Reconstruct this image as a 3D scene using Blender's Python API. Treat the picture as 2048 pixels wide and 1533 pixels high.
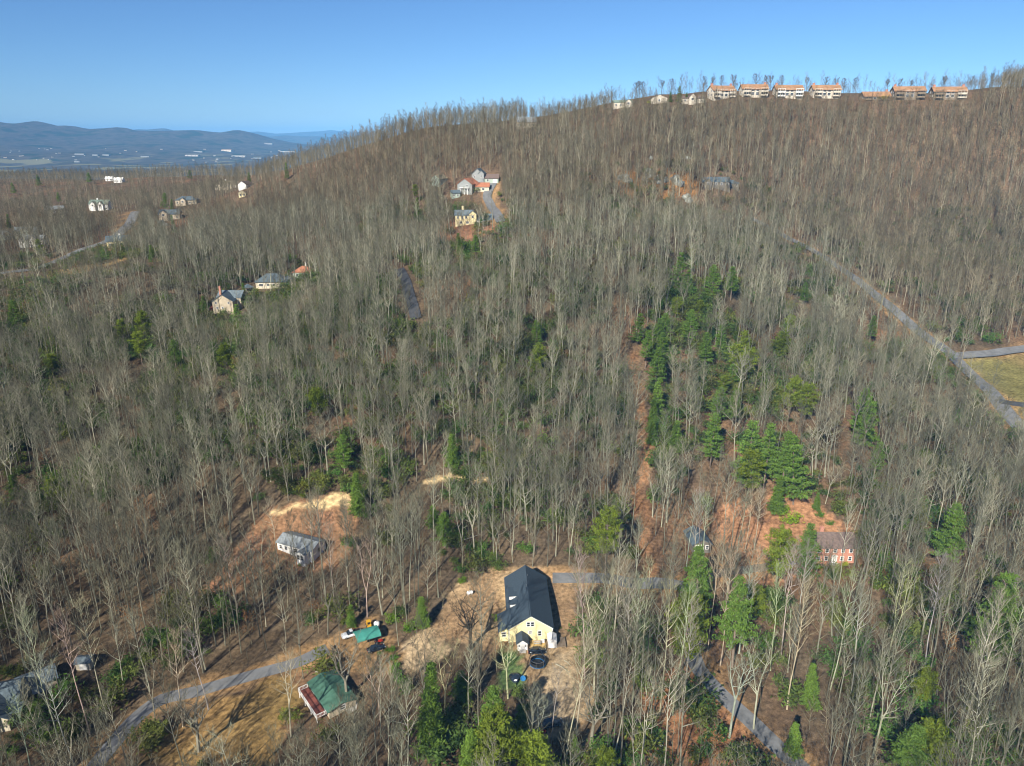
import bpy, math, random
import numpy as np
from mathutils import Vector, Matrix

for _o in list(bpy.data.objects):
    bpy.data.objects.remove(_o)
SC = bpy.context.scene
COL = SC.collection
R = math.radians

# ------------------------------------------------------------------ camera
IW, IH, FPX, CAMH = 2048.0, 1533.0, 1450.0, 122.0      # photo size, focal length in photo pixels, flying height
PITCH = math.atan((IH / 2 - 278) / FPX)
CP, SP = math.cos(PITCH), math.sin(PITCH)
cam = bpy.data.cameras.new('camera')
cam.sensor_fit = 'HORIZONTAL'
cam.sensor_width = 36.0
cam.lens = 36.0 * FPX / IW
cam.clip_start, cam.clip_end = 1.0, 90000.0
cam_o = bpy.data.objects.new('camera', cam)
COL.objects.link(cam_o)
cam_o.location = (0, 0, CAMH)
cam_o.rotation_euler = (R(90) - PITCH, 0, 0)
SC.camera = cam_o

# ------------------------------------------------------------------ sky, sun, exposure
SUN_AZ, SUN_EL = R(207), R(34)
world = bpy.data.worlds.new('World')
SC.world = world
world.use_nodes = True
_nt = world.node_tree
_sky = _nt.nodes.new('ShaderNodeTexSky')
_sky.sky_type = 'NISHITA'
_sky.sun_disc = False
_sky.sun_elevation, _sky.sun_rotation = SUN_EL, SUN_AZ
_sky.altitude = 1000
_sky.air_density, _sky.dust_density, _sky.ozone_density = 0.95, 0.0, 10.0
_bg = _nt.nodes['Background']
_bg.inputs['Strength'].default_value = 0.066
_nt.links.new(_sky.outputs[0], _bg.inputs[0])
sun = bpy.data.lights.new('sun', 'SUN')
sun.energy, sun.angle, sun.color = 5.0, R(0.53), (1.0, 0.93, 0.80)
sun_o = bpy.data.objects.new('sun', sun)
COL.objects.link(sun_o)
_ts = Vector((math.sin(SUN_AZ) * math.cos(SUN_EL), math.cos(SUN_AZ) * math.cos(SUN_EL), math.sin(SUN_EL)))
sun_o.rotation_euler = _ts.to_track_quat('Z', 'Y').to_euler()
sun_o.location = (0, 0, 900)
SC.view_settings.view_transform = 'Standard'
SC.view_settings.look = 'None'
SC.view_settings.exposure = 0.76
SC.view_settings.gamma = 1.0
SC.cycles.max_bounces = 3
SC.cycles.diffuse_bounces = 1
SC.cycles.glossy_bounces = 2
SC.cycles.transmission_bounces = 2
SC.cycles.volume_bounces = 0
SC.cycles.use_denoising = True
SC.cycles.denoiser = 'OPENIMAGEDENOISE'
SC.cycles.denoising_input_passes = 'RGB_ALBEDO_NORMAL'
SC.cycles.denoising_prefilter = 'ACCURATE'
SC.cycles.sample_clamp_direct = 6.0
SC.cycles.filter_width = 1.1

# ------------------------------------------------------------------ terrain
def ray(u, v):
    xc, yc = (u - IW / 2) / FPX, (IH / 2 - v) / FPX
    return xc, CP + yc * SP, -SP + yc * CP
def pix_y(u, v, Y):
    dx, dy, dz = ray(u, v); t = Y / dy
    return dx * t, Y, CAMH + dz * t
def pix_z(u, v, z):
    dx, dy, dz = ray(u, v); t = (z - CAMH) / dz
    return dx * t, dy * t, z
def project(x, y, z):
    z = z - CAMH; zc = y * CP - z * SP; yc = y * SP + z * CP
    return IW / 2 + FPX * x / zc, IH / 2 - FPX * yc / zc, zc
# survey points of the hill: ground seen at a photo position, with its height or its distance
ZP=[(1060,1290,0),(1150,1330,0),(1060,1180,.6),(960,1250,-1),(820,1300,-3),(730,1290,-4),(640,1400,-5),(430,1490,-6),(250,1420,-6),(60,1420,-4),(60,1250,0),(1300,1200,1),(1330,1480,-2),(1500,1480,-3),(1560,1530,-3),(1950,1480,-2),(2000,1250,2),(1650,1130,4),(1400,1080,4),(1620,1020,9),(1850,1050,8),(2040,1100,9),(600,1100,2),(620,1005,8),(900,960,10),(1000,1100,4),(1285,1150,3),(1290,1000,9),(1290,860,20),(1275,740,33),(300,1100,3),(100,1100,4),(300,950,12),(100,900,14),(600,900,18),(850,850,22),(1100,850,22),(1500,850,23),(1700,900,17),(1950,900,14),(100,750,24),(400,750,27),(700,720,35),(1000,720,36),(1500,720,34),(1750,750,24),(100,640,33),(700,600,48),(1000,600,52),(1400,600,50),(1650,640,34)]
YP=[(445,640,385),(530,575,425),(605,553,450),(300,540,430),(60,540,470),(200,495,520),(270,430,640),(65,490,560),(200,420,690),(340,435,620),(375,405,690),(465,378,790),(600,420,600),(700,480,470),(900,500,400),(930,450,450),(925,385,520),(1000,400,505),(1100,450,430),(1100,360,500),(1290,360,505),(1440,375,500),(1300,450,440),(1400,500,400),(1550,468,470),(1605,492,455),(1690,548,420),(1800,640,360),(1890,710,330),(2040,705,335),(2040,800,275),(1800,480,490),(2000,560,430),(1700,350,545),(2000,380,535),(1500,280,560),(1800,270,575),(2040,250,570),(1250,217,610),(1320,208,615),(1385,208,610),(1450,199,610),(1520,197,615),(1660,200,620),(1750,200,625),(1850,202,620),(1960,200,610),(2040,190,600),(1050,255,620),(950,258,630),(840,264,640),(760,285,650),(700,302,680),(600,330,740),(520,347,820),(400,352,950),(300,356,1050),(200,362,1150),(50,358,1300),(100,400,850),(30,420,760)]
WP=[(100,720,148),(250,720,154),(400,720,154),(550,720,150),(0,760,120),(-120,800,95),(200,950,110),(500,950,110),(900,900,90),(-250,1000,60),(0,1300,0),(500,1400,0),(-500,1500,10),(-1200,1500,10),(-1200,1000,50),(-1200,500,20),(-500,300,10),(-300,120,-3),(-100,40,-8),(150,40,-8),(350,120,0),(450,300,25),(600,450,60),(900,600,100),(1200,300,60),(1200,1400,0),(-800,80,-5),(800,80,10),(-800,700,42)]
_P = np.array([pix_z(*p) for p in ZP] + [pix_y(*p) for p in YP] + WP)
_S = 400.0
def _phi(d2):
    return 0.5 * d2 * np.log(d2 + 1e-9)
def _solve():
    A = _P[:, :2] / _S; n = len(_P)
    K = _phi(((A[:, None] - A[None]) ** 2).sum(-1)) + np.eye(n) * 2e-4
    Q = np.c_[np.ones(n), A]
    M = np.block([[K, Q], [Q.T, np.zeros((3, 3))]])
    return np.linalg.solve(M, np.r_[_P[:, 2], 0, 0, 0])
_W = _solve()
def vnoise(x, y, s, seed):
    """smooth value noise in 0..1"""
    x = np.asarray(x, float) / s + seed * 17.31; y = np.asarray(y, float) / s - seed * 9.77
    xi, yi = np.floor(x).astype(np.int64), np.floor(y).astype(np.int64)
    fx, fy = x - xi, y - yi
    fx, fy = fx * fx * (3 - 2 * fx), fy * fy * (3 - 2 * fy)
    def h(a, b):
        n = (a * 374761393 + b * 668265263 + seed * 1274126177) & 0x7fffffff
        n = ((n ^ (n >> 13)) * 1274126177) & 0x7fffffff
        return ((n ^ (n >> 16)) & 0xffff) / 65535.0
    return (h(xi, yi) * (1 - fx) + h(xi + 1, yi) * fx) * (1 - fy) + (h(xi, yi + 1) * (1 - fx) + h(xi + 1, yi + 1) * fx) * fy
def H(x, y):
    x = np.atleast_1d(np.asarray(x, float)); y = np.atleast_1d(np.asarray(y, float))
    sh = np.broadcast(x, y).shape
    x0 = np.broadcast_to(x, sh).ravel(); y0 = np.broadcast_to(y, sh).ravel()
    out = np.zeros(len(x0))
    for i in range(0, len(x0), 20000):
        a, b = x0[i:i + 20000] / _S, y0[i:i + 20000] / _S
        d2 = (a[:, None] - _P[None, :, 0] / _S) ** 2 + (b[:, None] - _P[None, :, 1] / _S) ** 2
        out[i:i + 20000] = _phi(d2) @ _W[:-3] + _W[-3] + _W[-2] * a + _W[-1] * b
    far = np.clip((y0 - 190) / 150, 0, 1)
    out += (vnoise(x0, y0, 55, 3) - .5) * 3.2 * far + (vnoise(x0, y0, 17, 5) - .5) * (.25 + 1.0 * far)
    return out.reshape(sh)
def h1(x, y):
    return float(H(x, y)[0])
_atc = {}
def at(u, v):
    """where the line of sight through a photo position meets the ground"""
    if (u, v) in _atc: return _atc[(u, v)]
    dx, dy, dz = ray(u, v)
    t = np.arange(90, 1700, 3.0)
    hit = CAMH + dz * t < H(dx * t, dy * t)
    k = int(np.argmax(hit)) if hit.any() else len(t) - 1
    a, b = t[max(k - 1, 0)], t[k]
    f = np.linspace(a, b, 24)
    hh = CAMH + dz * f < H(dx * f, dy * f)
    b = f[int(np.argmax(hh))] if hh.any() else b
    _atc[(u, v)] = (dx * b, dy * b, h1(dx * b, dy * b))
    return _atc[(u, v)]

# ------------------------------------------------------------------ helpers
class MB:
    def __init__(s): s.v, s.f, s.m = [], [], []
    def add(s, vs, fs, mi=0, M=None):
        o = len(s.v)
        if M is not None: vs = [tuple(M @ Vector(p)) for p in vs]
        s.v.extend(vs); s.f.extend([tuple(i + o for i in f) for f in fs]); s.m.extend([mi] * len(fs))
    def box(s, c, d, M=None, mi=0):
        x, y, z = c; a, b, e = d[0] / 2, d[1] / 2, d[2] / 2
        s.add([(x-a,y-b,z-e),(x+a,y-b,z-e),(x+a,y+b,z-e),(x-a,y+b,z-e),(x-a,y-b,z+e),(x+a,y-b,z+e),(x+a,y+b,z+e),(x-a,y+b,z+e)],
              [(0,3,2,1),(4,5,6,7),(0,1,5,4),(1,2,6,5),(2,3,7,6),(3,0,4,7)], mi, M)
    def prism(s, poly, axis, a, b, M=None, mi=0):
        """extrude a closed 2-d outline along an axis: 'x' (poly is y,z), 'y' (poly is x,z), 'z' (poly is x,y)"""
        n = len(poly)
        def mk(p, t): return (t, p[0], p[1]) if axis == 'x' else (p[0], t, p[1]) if axis == 'y' else (p[0], p[1], t)
        vs = [mk(p, a) for p in poly] + [mk(p, b) for p in poly]
        fs = [tuple(range(n))[::-1], tuple(range(n, 2 * n))] + [(i, (i + 1) % n, n + (i + 1) % n, n + i) for i in range(n)]
        s.add(vs, fs, mi, M)
    def tube(s, pts, rad, k=6, mi=0, cap=True):
        pts = [Vector(p) for p in pts]; o = len(s.v); n = len(pts)
        for i, p in enumerate(pts):
            d = (pts[min(i + 1, n - 1)] - pts[max(i - 1, 0)]).normalized()
            a = d.orthogonal().normalized() if i == 0 else (ax - d * ax.dot(d)).normalized()
            ax = a; b = d.cross(a)
            for j in range(k):
                t = 2 * math.pi * j / k
                s.v.append(tuple(p + (a * math.cos(t) + b * math.sin(t)) * rad[i]))
        for i in range(n - 1):
            for j in range(k):
                s.f.append((o + i*k + j, o + i*k + (j+1) % k, o + (i+1)*k + (j+1) % k, o + (i+1)*k + j)); s.m.append(mi)
        if cap:
            s.f.append(tuple(o + j for j in range(k))[::-1]); s.m.append(mi)
            s.f.append(tuple(o + (n-1)*k + j for j in range(k))); s.m.append(mi)
    def mesh(s, name, mats, smooth=False):
        me = bpy.data.meshes.new(name)
        me.from_pydata(s.v, [], s.f)
        for m in (mats if isinstance(mats, (list, tuple)) else [mats]): me.materials.append(m)
        if any(s.m): me.polygons.foreach_set('material_index', s.m)
        if smooth: me.polygons.foreach_set('use_smooth', [True] * len(s.f))
        me.update()
        return me
    def build(s, name, mats, parent=None, smooth=False):
        return link(name, s.mesh(name, mats, smooth), parent)
def link(name, data, parent=None):
    o = bpy.data.objects.new(name, data)
    COL.objects.link(o)
    if parent is not None: o.parent = parent
    return o
def tag(o, label=None, cat=None, group=None, kind=None):
    if label: o['label'] = label
    if cat: o['category'] = cat
    if group: o['group'] = group
    if kind: o['kind'] = kind
    return o
def thing(name, loc, yaw, label, cat, group=None):
    o = link(name, None)
    o.location = loc; o.rotation_euler = (0, 0, yaw)
    return tag(o, label, cat, group)

# ------------------------------------------------------------------ materials
def mat(name, col, rough=.85, var=.25, scale=1.5, metal=0.0, spec=.3, bump=0.0, detail=4.0, col2=None, stretch=None):
    m = bpy.data.materials.new(name); m.use_nodes = True
    nt = m.node_tree; b = nt.nodes['Principled BSDF']
    b.inputs['Roughness'].default_value = rough
    b.inputs['Metallic'].default_value = metal
    b.inputs['Specular IOR Level'].default_value = spec
    tc = nt.nodes.new('ShaderNodeTexCoord'); mp = nt.nodes.new('ShaderNodeMapping')
    if stretch: mp.inputs['Scale'].default_value = stretch
    nt.links.new(tc.outputs['Object'], mp.inputs[0])
    n = nt.nodes.new('ShaderNodeTexNoise'); n.inputs['Scale'].default_value = scale; n.inputs['Detail'].default_value = detail
    n.inputs['Roughness'].default_value = .65
    nt.links.new(mp.outputs[0], n.inputs[0])
    mx = nt.nodes.new('ShaderNodeMix'); mx.data_type = 'RGBA'
    c2 = col2 or tuple(min(1, c * (1 + var)) for c in col)
    mx.inputs[6].default_value = (*[c * (1 - var) for c in col], 1); mx.inputs[7].default_value = (*c2, 1)
    rp = nt.nodes.new('ShaderNodeMapRange'); rp.inputs[1].default_value = .3; rp.inputs[2].default_value = .7
    nt.links.new(n.outputs[0], rp.inputs[0]); nt.links.new(rp.outputs[0], mx.inputs[0])
    nt.links.new(mx.outputs[2], b.inputs['Base Color'])
    if bump:
        bp = nt.nodes.new('ShaderNodeBump'); bp.inputs['Strength'].default_value = bump; bp.inputs['Distance'].default_value = .1
        nt.links.new(n.outputs[0], bp.inputs['Height']); nt.links.new(bp.outputs[0], b.inputs['Normal'])
    return m
def tinted(name, col, var=.3, scale=2.0, stretch=(1, 1, 1), rough=.9, translucent=0.0):
    """a plant material whose colour is scaled per plant by the property / attribute 'tint'"""
    m = mat(name, col, rough, var, scale, spec=.15, stretch=stretch)
    nt = m.node_tree; b = nt.nodes['Principled BSDF']
    src = b.inputs['Base Color'].links[0].from_socket
    at_ = nt.nodes.new('ShaderNodeAttribute'); at_.attribute_type = 'INSTANCER'; at_.attribute_name = 'tint'
    mx = nt.nodes.new('ShaderNodeMix'); mx.data_type = 'RGBA'; mx.blend_type = 'MULTIPLY'; mx.inputs[0].default_value = 1.0
    nt.links.new(src, mx.inputs[6]); nt.links.new(at_.outputs['Color'], mx.inputs[7])
    nt.links.new(mx.outputs[2], b.inputs['Base Color'])
    if translucent:
        tr = nt.nodes.new('ShaderNodeBsdfTranslucent'); ms = nt.nodes.new('ShaderNodeMixShader'); ms.inputs[0].default_value = translucent
        nt.links.new(mx.outputs[2], tr.inputs[0]); nt.links.new(b.outputs[0], ms.inputs[1]); nt.links.new(tr.outputs[0], ms.inputs[2])
        nt.links.new(ms.outputs[0], nt.nodes['Material Output'].inputs[0])
    return m
M = {
 'bark': tinted('bark', (.215, .21, .178), .38, 1.2, (1, 1, .25)),
 'twig': tinted('twig', (.145, .14, .108), .25, .4),
 'pine_bark': mat('pine_bark', (.20, .155, .12), .9, .3, 2),
 'needle': tinted('needle', (.115, .18, .042), .3, .5, translucent=.35),
 'shrub_leaf': tinted('shrub_leaf', (.09, .145, .036), .4, .8, rough=.6, translucent=.2),
 'dead_leaf': tinted('dead_leaf', (.26, .13, .06), .4, .8, translucent=.25),
 'yellow': mat('yellow_siding', (.80, .70, .38), .7, .05, .6, bump=.1),
 'white': mat('white_paint', (.78, .77, .74), .6, .06, 1),
 'cream': mat('cream_siding', (.62, .55, .42), .7, .1, .6),
 'tanwall': mat('tan_siding', (.45, .38, .28), .8, .15, .6),
 'greywall': mat('grey_siding', (.26, .275, .27), .8, .12, .6),
 'greenwall': mat('pale_green_siding', (.36, .43, .36), .8, .1, .6),
 'yellow2': mat('butter_siding', (.72, .62, .36), .7, .08, .6),
 'brick': mat('red_brick', (.46, .22, .155), .9, .18, 3),
 'charcoal': mat('charcoal_shingle', (.045, .066, .088), .7, .2, 3, bump=.2),  # charcoal tinted bluer, reflected sky put into the colour
 'bluegrey': mat('blue_grey_shingle', (.13, .165, .185), .85, .3, 1.2, bump=.2),
 'slate': mat('slate_shingle', (.085, .115, .135), .85, .25, 1.2, bump=.2),
 'greyroof': mat('weathered_shingle', (.21, .235, .25), .9, .35, 1.6, bump=.3),
 'brownroof': mat('brown_shingle', (.15, .11, .095), .9, .25, 1.5, bump=.2),
 'redroof': mat('red_tile', (.37, .15, .085), .85, .22, 1.5, bump=.2),
 'oranger': mat('orange_shake', (.31, .175, .095), .9, .35, .35, bump=.2),
 'tanroof': mat('tan_shingle', (.33, .29, .19), .9, .25, 1, bump=.2),
 'greenroof': mat('green_metal', (.06, .14, .10), .75, .4, .35, spec=.25),
 'teal': mat('teal_metal', (.06, .27, .22), .45, .25, .5, spec=.5),
 'palegreenroof': mat('pale_green_shingle', (.17, .23, .19), .9, .2, 1),
 'glass': mat('window_glass', (.022, .03, .042), .12, .3, .6, spec=.8),
 'wood': mat('weathered_wood', (.22, .17, .12), .9, .3, 3, stretch=(1, 6, 1)),
 'newwood': mat('fresh_wood', (.52, .36, .14), .8, .2, 3),
 'redwood': mat('red_deck_stain', (.24, .075, .055), .8, .25, 2),
 'asphalt': mat('worn_asphalt', (.155, .16, .165), .9, .25, .35, bump=.1),
 'darkasphalt': mat('dark_asphalt', (.055, .058, .065), .9, .25, .5),
 'gravel': mat('gravel', (.30, .27, .23), .95, .3, 1.2, bump=.4),
 'concrete': mat('concrete', (.42, .40, .36), .9, .15, .5),
 'black': mat('black_paint', (.012, .014, .017), .22, .2, 1, spec=.7),
 'darkblue': mat('dark_blue_paint', (.018, .028, .045), .25, .2, 1, spec=.7),
 'carwhite': mat('white_vehicle_paint', (.72, .74, .76), .25, .05, 1, spec=.6),
 'redpaint': mat('red_paint', (.38, .035, .025), .4, .2, 2),
 'yellowpaint': mat('machine_yellow', (.60, .33, .03), .45, .15, 2),
 'rubber': mat('rubber', (.02, .02, .02), .85, .2, 3),
 'chrome': mat('steel', (.5, .5, .5), .3, .1, 3, metal=.9),
 'lamp': mat('lamp_lens', (.7, .7, .68), .15, .05, 3, spec=.8),
 'blue': mat('blue_plastic', (.025, .15, .36), .45, .2, 2),
 'net': mat('black_net', (.02, .022, .025), .8, .3, 4),
 'condowall': mat('weathered_cream_wall', (.56, .50, .41), .85, .15, .5), 'condobrown': mat('brown_board_wall', (.22, .175, .13), .85, .2, .5),
 'drive': mat('worn_gravel', (.20, .175, .145), .95, .35, .55, bump=.3, detail=9, col2=(.30, .225, .14)),
 'stonewall': mat('dark_stone_wall', (.15, .135, .115), .9, .3, .8),
 'rock': mat('grey_rock', (.27, .28, .25), .95, .4, .35, bump=.8, detail=8),
 'hedge': mat('stone', (.36, .33, .28), .9, .3, 1.5, bump=.5),
}
# ------------------------------------------------------------------ ground
def poly_w(pix): return [at(u, v)[:2] for u, v in pix]
def inside(px, py, poly):
    px, py = np.asarray(px), np.asarray(py); c = np.zeros(px.shape, bool); n = len(poly)
    for i in range(n):
        x1, y1 = poly[i]; x2, y2 = poly[(i + 1) % n]
        hit = ((y1 > py) != (y2 > py)) & (px < (x2 - x1) * (py - y1) / (y2 - y1 + 1e-12) + x1)
        c ^= hit
    return c
def seg_dist(px, py, line):
    d = np.full(np.shape(px), 1e9)
    for (x1, y1), (x2, y2) in zip(line[:-1], line[1:]):
        vx, vy = x2 - x1, y2 - y1
        t = np.clip(((px - x1) * vx + (py - y1) * vy) / (vx * vx + vy * vy + 1e-9), 0, 1)
        d = np.minimum(d, np.hypot(px - x1 - t * vx, py - y1 - t * vy))
    return d
YARD = poly_w([(900,1185),(925,1160),(985,1142),(1045,1134),(1130,1142),(1215,1150),(1205,1172),(1150,1195),(1155,1300),(1185,1390),(1160,1460),(1090,1480),(1062,1440),(1040,1360),(990,1320),(955,1285),(885,1275),(850,1300),(810,1330),(795,1310),(835,1265),(885,1235)])
LAWN = poly_w([(290,1533),(310,1480),(380,1420),(450,1395),(520,1372),(590,1350),(610,1420),(565,1450),(545,1533)])
CARYARD = poly_w([(560,1345),(620,1300),(690,1255),(760,1235),(785,1260),(800,1320),(770,1350),(700,1345),(640,1330)])
TRAILER = poly_w([(480,1085),(545,1010),(640,992),(705,990),(715,1040),(690,1120),(640,1150),(560,1135),(480,1190),(400,1180)])
BRICKYARD = poly_w([(1520,1060),(1535,985),(1575,965),(1650,1010),(1705,1060),(1720,1115),(1640,1150),(1530,1170),(1480,1120),(1440,1075),(1420,1040),(1470,990),(1500,1010)])
OPENWOOD = poly_w([(1290,1390),(1380,1330),(1440,1400),(1520,1480),(1500,1533),(1280,1533),(1240,1470)])
RLAWN = poly_w([(1915,722),(1990,716),(2100,708),(2120,880),(2060,850),(2000,800),(1950,752)])
LUSH = poly_w([(1000,1298),(1024,1305),(1050,1308),(1052,1330),(1042,1350),(1036,1392),(1012,1385),(998,1345)])
SAND1 = poly_w([(543,1022),(575,1008),(620,1002),(690,994),(704,1000),(703,1024),(680,1018),(620,1020),(580,1024)])
SAND2 = poly_w([(838,956),(870,952),(930,954),(972,957),(968,968),(900,966),(850,964)])
BANK = poly_w([(795,1300),(830,1270),(880,1255),(900,1290),(860,1330),(830,1360),(800,1340)])
GRAVELYARD = poly_w([(1110,1320),(1140,1310),(1170,1370),(1165,1440),(1120,1465),(1080,1400),(1090,1345)])
LPATCH = poly_w([(205,500),(250,500),(262,520),(215,530),(170,545),(100,560),(60,600),(40,590),(90,550),(150,525)])
ROCKY = poly_w([(1225,345),(1330,335),(1400,360),(1390,410),(1300,392),(1240,392)])
SLOPEHOUSE = poly_w([(860,470),(890,440),(1000,455),(960,480),(890,480)])
ROAD_MAIN = [(1500,440),(1545,460),(1575,478),(1605,492),(1660,525),(1705,555),(1760,600),(1800,632),(1850,675),(1905,715),(1955,762),(2005,815),(2050,865),(2110,930)]
ROAD_SIDE = [(1905,716),(1940,713),(1980,710),(2020,704),(2075,697)]
ROAD_DRIVE = [(1998,803),(2025,808),(2060,812),(2110,815)]
ROAD_LEFT = [(-60,556),(20,546),(70,540),(110,525),(150,507),(185,494),(215,484),(240,468),(258,450),(266,436),(272,424)]
ROAD_MID = [(986,368),(978,382),(974,396),(981,412),(992,428),(1002,446)]
ROAD_DARK = [(798,540),(812,568),(818,590),(826,615),(832,640)]
LANE = [(1105,1157),(1160,1157),(1215,1158),(1270,1168),(1330,1168),(1385,1182),(1395,1230),(1385,1290),(1395,1335),(1440,1388),(1500,1442),(1555,1495),(1610,1545)]
LANE2 = [(1385,1182),(1430,1150),(1500,1140),(1580,1130)]
DRIVE_L = [(170,1560),(225,1490),(275,1435),(325,1400),(390,1385),(470,1362),(530,1345),(590,1328),(640,1305),(655,1298)]
CORR = [(1268,715),(1276,760),(1284,830),(1290,900),(1288,960),(1278,1020),(1288,1080),(1300,1130),(1296,1165)]
W = {k: [at(*p)[:2] for p in v] for k, v in dict(main=ROAD_MAIN, side=ROAD_SIDE, drive=ROAD_DRIVE, left=ROAD_LEFT, mid=ROAD_MID, dark=ROAD_DARK, lane=LANE, lane2=LANE2, dl=DRIVE_L, corr=CORR).items()}

def axis(lo, hi, a, b, d, g, mx):
    xs = list(np.arange(a, b + d / 2, d)); s = d; x = xs[-1]
    while x < hi: s = min(s * g, mx); x += s; xs.append(x)
    s = d; x = xs[0]; left = []
    while x > lo: s = min(s * g, mx); x -= s; left.append(x)
    return np.array(left[::-1] + xs)
gx = axis(-1300, 1300, -185, 205, 1.6, 1.05, 11.0)
gy = axis(-60, 1560, 98, 285, 1.6, 1.05, 9.0)
GX, GY = np.meshgrid(gx, gy)
px, py = GX.ravel(), GY.ravel()
GZ = H(px, py)
def lerp(a, b, t): return a + (np.asarray(b) - a) * t[:, None]
def zone_colours(px, py):
    jx = px + (vnoise(px, py, 6, 11) - .5) * 4.5; jy = py + (vnoise(px, py, 6, 12) - .5) * 4.5
    n1, n2, n3 = vnoise(px, py, 34, 21), vnoise(px, py, 9, 22), vnoise(px, py, 4, 23)
    c = np.tile(np.array([.105, .075, .046]), (len(px), 1))
    c = lerp(c, (.215, .11, .055), np.clip(n1 * 1.6 - .65, 0, 1) * (.35 + .65 * n2))
    c = lerp(c, (.125, .095, .062), np.clip(n3 * 1.8 - .9, 0, 1))
    up = np.clip((py - 380) / 120, 0, 1) * np.clip((px + 350) / 200, 0, 1)
    c = lerp(c, (.135, .09, .06), up * (.3 + .5 * n2))
    def put(poly, col, amt=1.0, nz=None):
        m = inside(jx, jy, poly) * amt * (1 if nz is None else nz)
        c[:] = lerp(c, col, m)
    put(YARD, (.30, .195, .105), .95, .8 + .2 * n2)
    put(YARD, (.42, .31, .175), .9, np.clip(n2 * 2 - .75, 0, 1))
    put(GRAVELYARD, (.37, .29, .185), .85, .6 + .4 * n3)
    put(LAWN, (.29, .17, .07), .95)
    put(LAWN, (.20, .155, .055), .6, np.clip(n1 * 2.2 - .7, 0, 1))
    put(CARYARD, (.29, .18, .085), .9)
    put(TRAILER, (.25, .14, .075), .9)
    put(TRAILER, (.30, .15, .085), .8, np.clip(n2 * 2 - .8, 0, 1))
    put(BRICKYARD, (.34, .175, .09), .95, .85 + .15 * n3)
    put(OPENWOOD, (.32, .15, .07), .85, .7 + .3 * n2)
    put(RLAWN, (.25, .17, .075), .9); put(RLAWN, (.14, .16, .045), .6, np.clip(n1 * 2 - .6, 0, 1))
    put(LUSH, (.06, .145, .04), .9, .6 + .4 * n3)
    for s in (SAND1, SAND2): put(s, (.62, .46, .24), 1, .75 + .25 * n3)
    put(BANK, (.44, .33, .20), .85, np.clip(n2 * 2 - .4, 0, 1))
    put(LPATCH, (.36, .24, .10), .8); put(ROCKY, (.42, .19, .055), .75, np.clip(n2 * 2 - .4, 0, 1))
    put(SLOPEHOUSE, (.33, .16, .09), .8)
    d = seg_dist(jx, jy, W['corr']); c[:] = lerp(c, (.235, .125, .062), np.clip((3.0 - d) / 1.5, 0, 1) * .9)
    for k, w in (('main', 5.5), ('side', 5), ('left', 6), ('mid', 6), ('dl', 4), ('lane', 4.5), ('lane2', 4)):
        d = seg_dist(jx, jy, W[k]); c[:] = lerp(c, (.33, .20, .09), np.clip((w - d) / 1.5, 0, 1) * .7)
    return c
_cols = zone_colours(px, py)
nx, ny = len(gx), len(gy)
me = bpy.data.meshes.new('ground')
_i = (np.arange(ny - 1)[:, None] * nx + np.arange(nx - 1)[None]).ravel()
_q = np.stack([_i, _i + 1, _i + nx + 1, _i + nx], 1)
me.from_pydata(np.c_[px, py, GZ].tolist(), [], _q.tolist())
me.polygons.foreach_set('use_smooth', [True] * len(_q))
_ca = me.color_attributes.new('zone', 'FLOAT_COLOR', 'POINT')
_ca.data.foreach_set('color', np.c_[_cols, np.ones(len(_cols))].ravel())
def ground_mat():
    m = bpy.data.materials.new('leaf_litter'); m.use_nodes = True; nt = m.node_tree; b = nt.nodes['Principled BSDF']
    b.inputs['Roughness'].default_value = .95; b.inputs['Specular IOR Level'].default_value = .1
    a = nt.nodes.new('ShaderNodeAttribute'); a.attribute_name = 'zone'
    tc = nt.nodes.new('ShaderNodeTexCoord'); prev = a.outputs['Color']
    for sc, lo, hi, det in ((.9, .55, 1.5, 6), (.12, .75, 1.25, 4), (5, .7, 1.3, 3)):
        n = nt.nodes.new('ShaderNodeTexNoise'); n.inputs['Scale'].default_value = sc; n.inputs['Detail'].default_value = det
        nt.links.new(tc.outputs['Object'], n.inputs[0])
        mr = nt.nodes.new('ShaderNodeMapRange'); mr.inputs[1].default_value = .3; mr.inputs[2].default_value = .7
        mr.inputs[3].default_value = lo; mr.inputs[4].default_value = hi
        nt.links.new(n.outputs[0], mr.inputs[0])
        vm = nt.nodes.new('ShaderNodeVectorMath'); vm.operation = 'SCALE'
        nt.links.new(prev, vm.inputs[0]); nt.links.new(mr.outputs[0], vm.inputs['Scale']); prev = vm.outputs[0]
        last = n
    bp = nt.nodes.new('ShaderNodeBump'); bp.inputs['Strength'].default_value = .6; bp.inputs['Distance'].default_value = .15
    nt.links.new(last.outputs[0], bp.inputs['Height']); nt.links.new(bp.outputs[0], b.inputs['Normal'])
    nt.links.new(prev, b.inputs['Base Color'])
    return m
M['ground'] = ground_mat()
me.materials.append(M['ground']); me.update()
tag(link('ground', me), 'wooded hillside covered in brown leaf litter', kind='structure')

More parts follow.
